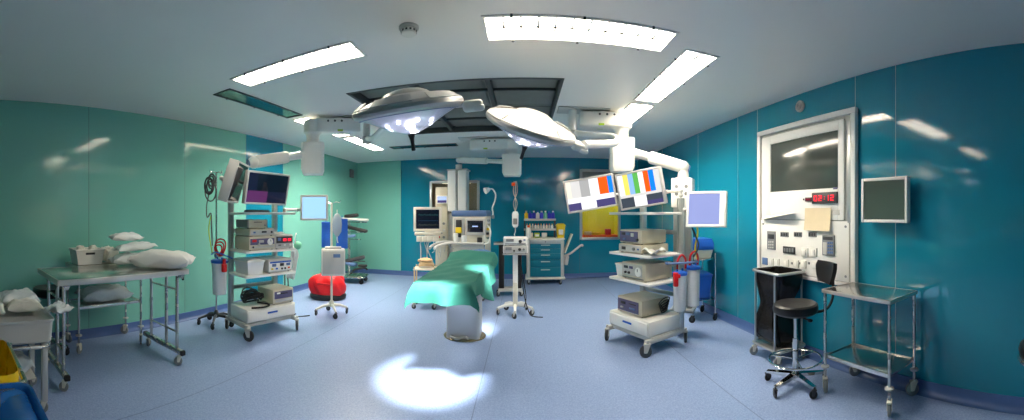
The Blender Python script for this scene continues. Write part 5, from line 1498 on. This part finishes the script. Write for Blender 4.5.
# lower plate modules
mo = pbox(768, 231, 776, 250, 'intercom_module', 'grey', .012); pin(769.3, 234, 775, 239, 'module_screen', 'dgrey', .016, mo)
for r_ in range(3):
    for c_ in range(3): pin(769.6 + c_ * 1.9, 241 + r_ * 2.8, 770.9 + c_ * 1.9, 242.8 + r_ * 2.8, 'key', 'lgrey', .016, mo)
for x0 in (781, 794.4, 809):
    k = pbox(x0, 231.8, x0 + 8, 237.2, 'socket_plate', 'grey', .008)
    for q in range(3): pin(x0 + .7 + q * 2.4, 232.8, x0 + 2.3 + q * 2.4, 236, 'socket_slot', 'dgrey', .011, k)
dk = pbox(784, 246, 795.6, 254.2, 'dark_panel', 'dgrey', .014)
for q in range(4): pin(785.2 + q * 2.6, 248, 787.0 + q * 2.6, 252.4, 'panel_key', 'grey', .018, dk)
for x0 in (802.2, 811):
    k = pbox(x0, 247.6, x0 + 6.6, 257, 'rocker_switch', 'white_plastic', .016); pin(x0 + 1.4, 249.2, x0 + 5.2, 255.4, 'rocker', 'white', .024, k)
kp = pbox(823.4, 234.8, 835.2, 256.2, 'keypad_module', 'grey', .016)
pin(824.4, 236.2, 834, 240.2, 'module_screen', 'dgrey', .019, kp)
for r_ in range(4):
    for c_ in range(3): pin(829.0 + c_ * 1.9, 241.6 + r_ * 3.2, 830.4 + c_ * 1.9, 243.8 + r_ * 3.2, 'key', 'bluegrey', .020, kp)
pin(824.4, 242, 828.2, 254.5, 'module_plate', 'lgrey', .018, kp)
for i, (x0, w_) in enumerate(((763, 5), (770.6, 3.6), (776, 4), (784.8, 4.6), (794.6, 4.8), (802.2, 4.6), (813, 5.4))):
    dy = (x0 - 763) * .07
    if i == 0: pbox(x0, 257.2, x0 + w_, 265, 'rocker_switch', 'bluegrey', .01); continue
    k = pbox(x0, 257.4 + dy, x0 + w_, 265.8 + dy, 'rocker_switch', 'white_plastic', .016); pin(x0 + .9, 258.8 + dy, x0 + w_ - .9, 264.4 + dy, 'rocker', 'white', .023, k)
for x0 in (791.6, 799, 808.6): pin(x0, 262, x0 + 1.5, 264.4, 'indicator', 'grey', .008, lo)
# notes taped to the panel
ya, za = wp(806.3, 208.2); yb, zb = wp(832.4, 231.2)
nt_ = MB(); nt_.surf(lambda u, v: (-(.012 + .018 * v * v + .01 * u * v), (.5 - u) * (ya - yb), -v * (za - zb)), 10, 10, 0, .0015)
tag(nt_.build('sign_note', M['note'], None, ang=80, loc=(XR - .037, (ya + yb) / 2, za)), 'buff paper note taped to the control panel under the red clock', 'note')
nt_ = MB()
for k in range(3): nt_.box((-.014, .05 - .02 * k, -.03 - .001 * k), (.0015, .06, .004))
ya, za = wp(764.5, 214.8); yb, zb = wp(796.5, 219)
nt_ = MB(); nt_.surf(lambda u, v: (-(.006 + .10 * v * (.35 + .65 * u)), (.5 - u) * (ya - yb), -.012 - v * .045 + .03 * u * v + .035 * u), 12, 10, 0, .0015)
tag(nt_.build('sign_sheet', M['paper'], None, ang=80, loc=(XR - .038, (ya + yb) / 2, za)), 'white paper sheet curling out from the control panel seam', 'paper')

# round gauge above the panel
wg = thing('wall_speaker', 'small round grey speaker on the blue wall above control panel', 'speaker', (XR - .002, 2.86, 2.655))
Rx = Matrix.Rotation(-PI / 2, 4, 'Y')
b = MB(); b.lathe([(.062, 0), (.062, .018), (.052, .026), (.046, .02), (0, .02)], 30, (0, 0, 0), Rx); b.build('housing', M['lgrey'], wg)
b = MB()
for r_ in (.012, .024, .036): b.torus((-.0215, 0, 0), r_, .003, (1, 0, 0), 24, 6)
b.build('grille', M['grey'], wg)

# wall monitor
wm = thing('wall_monitor', 'grey switched-off monitor mounted on the blue wall right of panel', 'monitor', (XR - .10, 1.715, 1.615))
b = MB(); MWd, MHt = .47, .385
for s in (-1, 1):
    b.box((0, s * (MWd / 2 - .013), 0), (.055, .026, MHt), .005); b.box((0, 0, s * (MHt / 2 - .013)), (.055, MWd - .05, .026), .005)
b.box((.012, 0, 0), (.03, MWd - .03, MHt - .03), .004)
b.build('housing', M['white'], wm)
b = MB(); b.box((-.018, 0, 0), (.006, MWd - .05, MHt - .05)); b.build('screen', M['greyscreen'], wm)
b = MB(); b.box((.058, .0, 0), (.07, .14, .16), .01); b.box((.09, 0, 0), (.014, .22, .22), .004); b.build('wall_mount', M['dgrey'], wm)
b = MB(); b.box((0, MWd / 2 + .006, 0), (.03, .012, .06), .004); b.build('side_button', M['dgrey'], wm)

# ------------------------------------------------------------------ bin with black liner
bn = thing('sack_holder', 'steel wheeled sack holder with black lid ring below the panel', 'sack holder', (2.46, 2.93, 0))
BZ = .90
b = MB(); b.tube([(x, y, BZ) for x, y in rect(.37, .45, .05)], .015, 10, True); b.build('sack_ring', M['alu'], bn)
b = MB(); b.tube([(x, y, .14) for x, y in rect(.37, .45, .05)], .014, 10, True); b.box((0, 0, .14), (.34, .42, .01), .003); b.build('base_frame', M['alu'], bn)
for sx in (-1, 1):
    for sy in (-1, 1):
        if sx == 1 or sy == 1 or True:
            MB().cyl((sx * .182, sy * .16, .14), (sx * .182, sy * .16, BZ), .0115, n=12).build('upright', M['alu'], bn)
        caster(bn, sx * .16, sy * .2, .045, 0, 40 * sx + 20, 'white')
# black bag: rim folded over the ring, twisted body
def bbag():
    b = MB(); r = random.Random(21); ph = [r.uniform(0, 6) for _ in range(8)]
    def ring(w, d, z, amp, dx=0, dy=0):
        out = []
        pts = rect(w, d, min(w, d) * .16, 8)
        for i, (x, y) in enumerate(pts):
            a = 2 * PI * i / len(pts)
            k = 1 + amp * (math.sin(6 * a + ph[0] + z * 6) + .7 * math.sin(11 * a + ph[1] - z * 9) + .5 * math.sin(19 * a + ph[2]))
            out.append((2.46 + dx + x * k, 2.93 + dy + y * k, z + amp * .4 * math.sin(4 * a + ph[3])))
        return out
    loft(b, [ring(.335, .415, BZ + .012, .004), ring(.32, .40, BZ - .03, .015), ring(.30, .38, BZ - .10, .04), ring(.16, .2, BZ - .16, .06)], 0, False, True)
    loft(b, [ring(.34, .42, BZ + .012, .004), ring(.335, .415, BZ - .08, .015), ring(.30, .36, .72, .05), ring(.22, .25, .55, .08, .0, .05), ring(.27, .34, .36, .07, -.01, .06), ring(.31, .39, .24, .05, -.01, .03), ring(.28, .34, .175, .03), ring(.1, .12, .165, .02)], 0, False, True)
    return b
tag(bbag().build('bin_liner', M['blackbag'], None, ang=70), 'black bin liner hanging in the sack holder below the control panel', 'bin liner')

# ------------------------------------------------------------------ stool and steel table
swivel_stool('black swivel stool with backrest and foot ring beside the steel table', 2.15, 2.33, .725, .20, with_back=-18, ring=.24, base_r=.27, rz=0)
steel_table('steel_side_table', 'steel two tier table on castors along the blue wall', 2.452, 1.765, .42, .68, .865, cat='table', end_frames=False, shelf=.31, caster_r=.055, ah=.03)
# ------------------------------------------------------------------ blue bin trolley by the right wall
bt2 = thing('blue_bin_trolley', 'steel trolley carrying blue tubs, behind the right tower at the wall', 'trolley', (2.43, 4.69, 0), -6)
for sx in (-1, 1):
    for sy in (-1, 1):
        MB().cyl((sx * .17, sy * .24, .1), (sx * .17, sy * .24, .94), .012, n=12).build('leg', M['chrome'], bt2)
        caster(bt2, sx * .17, sy * .24, .045, 0, 30 * sx, 'black')
for z in (.30, .86):
    b = MB(); b.tube([(x, y, z) for x, y in rect(.34, .48, .02, 2)], .011, 8, True); ro = b.build('shelf_rim', M['chrome'], bt2); b = MB(); b.box((0, 0, z), (.33, .47, .012), .003); b.build('shelf', M['chrome'], bt2)
def tub(label, loc, w, d, h, body, lid, lh=.05, rz=-8):
    t = thing('tub', label, 'tub', loc, rz)
    b = MB(); loft(b, [[(x, y, z) for x, y in rect(a, c, .03)] for a, c, z in ((w * .85, d * .85, 0), (w, d, h))]); b.build('body', M[body], t)
    b = MB(); loft(b, [[(x, y, z) for x, y in rect(a, c, .03)] for a, c, z in ((w * 1.05, d * 1.05, h), (w * 1.05, d * 1.05, h + lh * .6), (w * .92, d * .92, h + lh))]); b.build('lid', M[lid], t)
    return t
tub('white tub with thick blue lid on top of the blue tub trolley', (2.43, 4.69, .8735), .32, .42, .12, 'cream', 'blue', .15)
tub('blue tub on the lower shelf of the trolley behind the right tower', (2.43, 4.69, .312), .30, .40, .30, 'blue', 'blue', .04)

# ------------------------------------------------------------------ suction jars on the right tower
canister('hanging_suction_jar', 'front milky suction jar with blue lid on the right tower', (1.655, 3.63, .44), .078, .40, 'blue')
canister('hanging_suction_jar', 'rear milky suction jar behind the front jar on the right tower', (1.835, 3.66, .47), .078, .42, 'blue')
b = MB(); b.tube([(1.50, 3.60, .965), (1.66, 3.555, .965), (1.86, 3.60, .965)], .012, 10); b.cyl((1.50, 3.60, .965), (1.50, 3.64, .965), .016)
tag(b.build('hanging_rail', M['bluegrey'], None), 'blue grey accessory rail above the suction jars on the right tower', 'rail')
b = MB(); b.box((1.565, 3.535, .80), (.05, .05, .15), .012); b.box((1.60, 3.555, .83), (.05, .03, .04), .008)
tag(b.build('hanging_bracket', M['red'], None), 'red bracket beside the front suction jar on the right tower', 'bracket')
for k, (x, y, lab) in enumerate(((1.66, 3.60, 'red hose looping over the front suction jar'), (1.82, 3.62, 'red hose looping over the rear suction jar'))):
    b = MB(); z_ = .90 + .03 * k
    b.tube([(x - .05, y, z_ - .0), (x - .045, y - .01, z_ + .10), (x, y - .015, z_ + .15), (x + .045, y - .01, z_ + .10), (x + .05, y, z_)], .012, 8, sub=6)
    tag(b.build('hanging_hose', M['red'], None), lab, 'hose')
b = MB(); b.tube([(1.86, 3.68, 1.50), (1.88, 3.64, 1.3), (1.84, 3.62, 1.12), (1.87, 3.62, .98)], .010, 8, sub=8)
tag(b.build('hanging_hose', M['yellow'], None), 'yellow hose hanging above the rear suction jar', 'hose')
b = MB(); b.tube([(1.81, 3.68, 1.52), (1.80, 3.62, 1.35), (1.87, 3.6, 1.15), (1.80, 3.59, 1.02)], .010, 8, sub=8)
tag(b.build('hanging_hose', M['dgrey'], None), 'black hose hanging beside the yellow hose at the right tower', 'hose')

# stool cut by the right border
t = thing('wall_stool', 'black and chrome stool seat just cut by the right border', 'stool', (2.22, .29, 0))
R = .19
MB().lathe([(0, .64), (R * .95, .64), (R, .67), (R * .96, .70), (R * .85, .715), (0, .71)], 36).build('seat', M['vinyl'], t)
b = MB(); b.torus((0, 0, .625), R * .98, .013, n=40); b.build('seat_ring', M['chrome'], t)
b = MB(); b.cyl((0, 0, .08), (0, 0, .63), .022, n=16); b.build('column', M['chrome'], t)
for k in range(5):
    a = k * 2 * PI / 5
    b = MB(); b.tube([(0, 0, .10), (.2 * math.cos(a), .2 * math.sin(a), .09)], [.022, .014], 8); b.build('base_arm', M['chrome'], t)
    caster(t, .2 * math.cos(a), .2 * math.sin(a), .034, 0, math.degrees(a), 'black')

# ------------------------------------------------------------------ light of the surgical lamps
def spot(name, c, d, power, angle, blend, r=.2):
    l = bpy.data.lights.new(name, 'SPOT'); l.energy = power; l.spot_size = math.radians(angle); l.spot_blend = blend; l.shadow_soft_size = r; l.color = (1, .98, .95)
    o = bpy.data.objects.new(name, l); COL.objects.link(o)
    dn = V(d).normalized()
    o.location = V(c) + dn * .33
    o.rotation_euler = dn.to_track_quat('-Z', 'Y').to_euler()
    return o
spot('lamp_beam', L1C, (-.05, .46, -1), 620, 31, .55, .1)
spot('lamp_beam', L2C, (-.36, .90, -1), 900, 17, .6, .1)
# ------------------------------------------------------------------ camera, world, colour
cam = bpy.data.cameras.new('camera')
cam.type = 'PANO'
cam.panorama_type = 'CENTRAL_CYLINDRICAL'
KF, CX, CY = 364.84, 523.7, 213.5
cam.central_cylindrical_range_u_min = (0 - CX) / KF
cam.central_cylindrical_range_u_max = (1024 - CX) / KF
cam.central_cylindrical_range_v_min = -(420 - CY) / KF
cam.central_cylindrical_range_v_max = CY / KF
cam.central_cylindrical_radius = 1.0
cam.clip_start = .05
co = bpy.data.objects.new('camera', cam); COL.objects.link(co)
co.location = (0, 0, 1.5); co.rotation_euler = (PI / 2, 0, 0)
SC.camera = co
w = bpy.data.worlds.new('world'); SC.world = w; w.use_nodes = True
w.node_tree.nodes['Background'].inputs[0].default_value = (.5, .55, .6, 1)
w.node_tree.nodes['Background'].inputs[1].default_value = .05
SC.view_settings.view_transform = 'Standard'
SC.view_settings.look = 'None'
SC.view_settings.gamma = 1
SC.view_settings.use_curve_mapping = False
SC.view_settings.exposure = 0.52
SC.cycles.use_denoising = True
SC.cycles.max_bounces = 8
SC.cycles.sample_clamp_indirect = 6
bpy.context.view_layer.update()
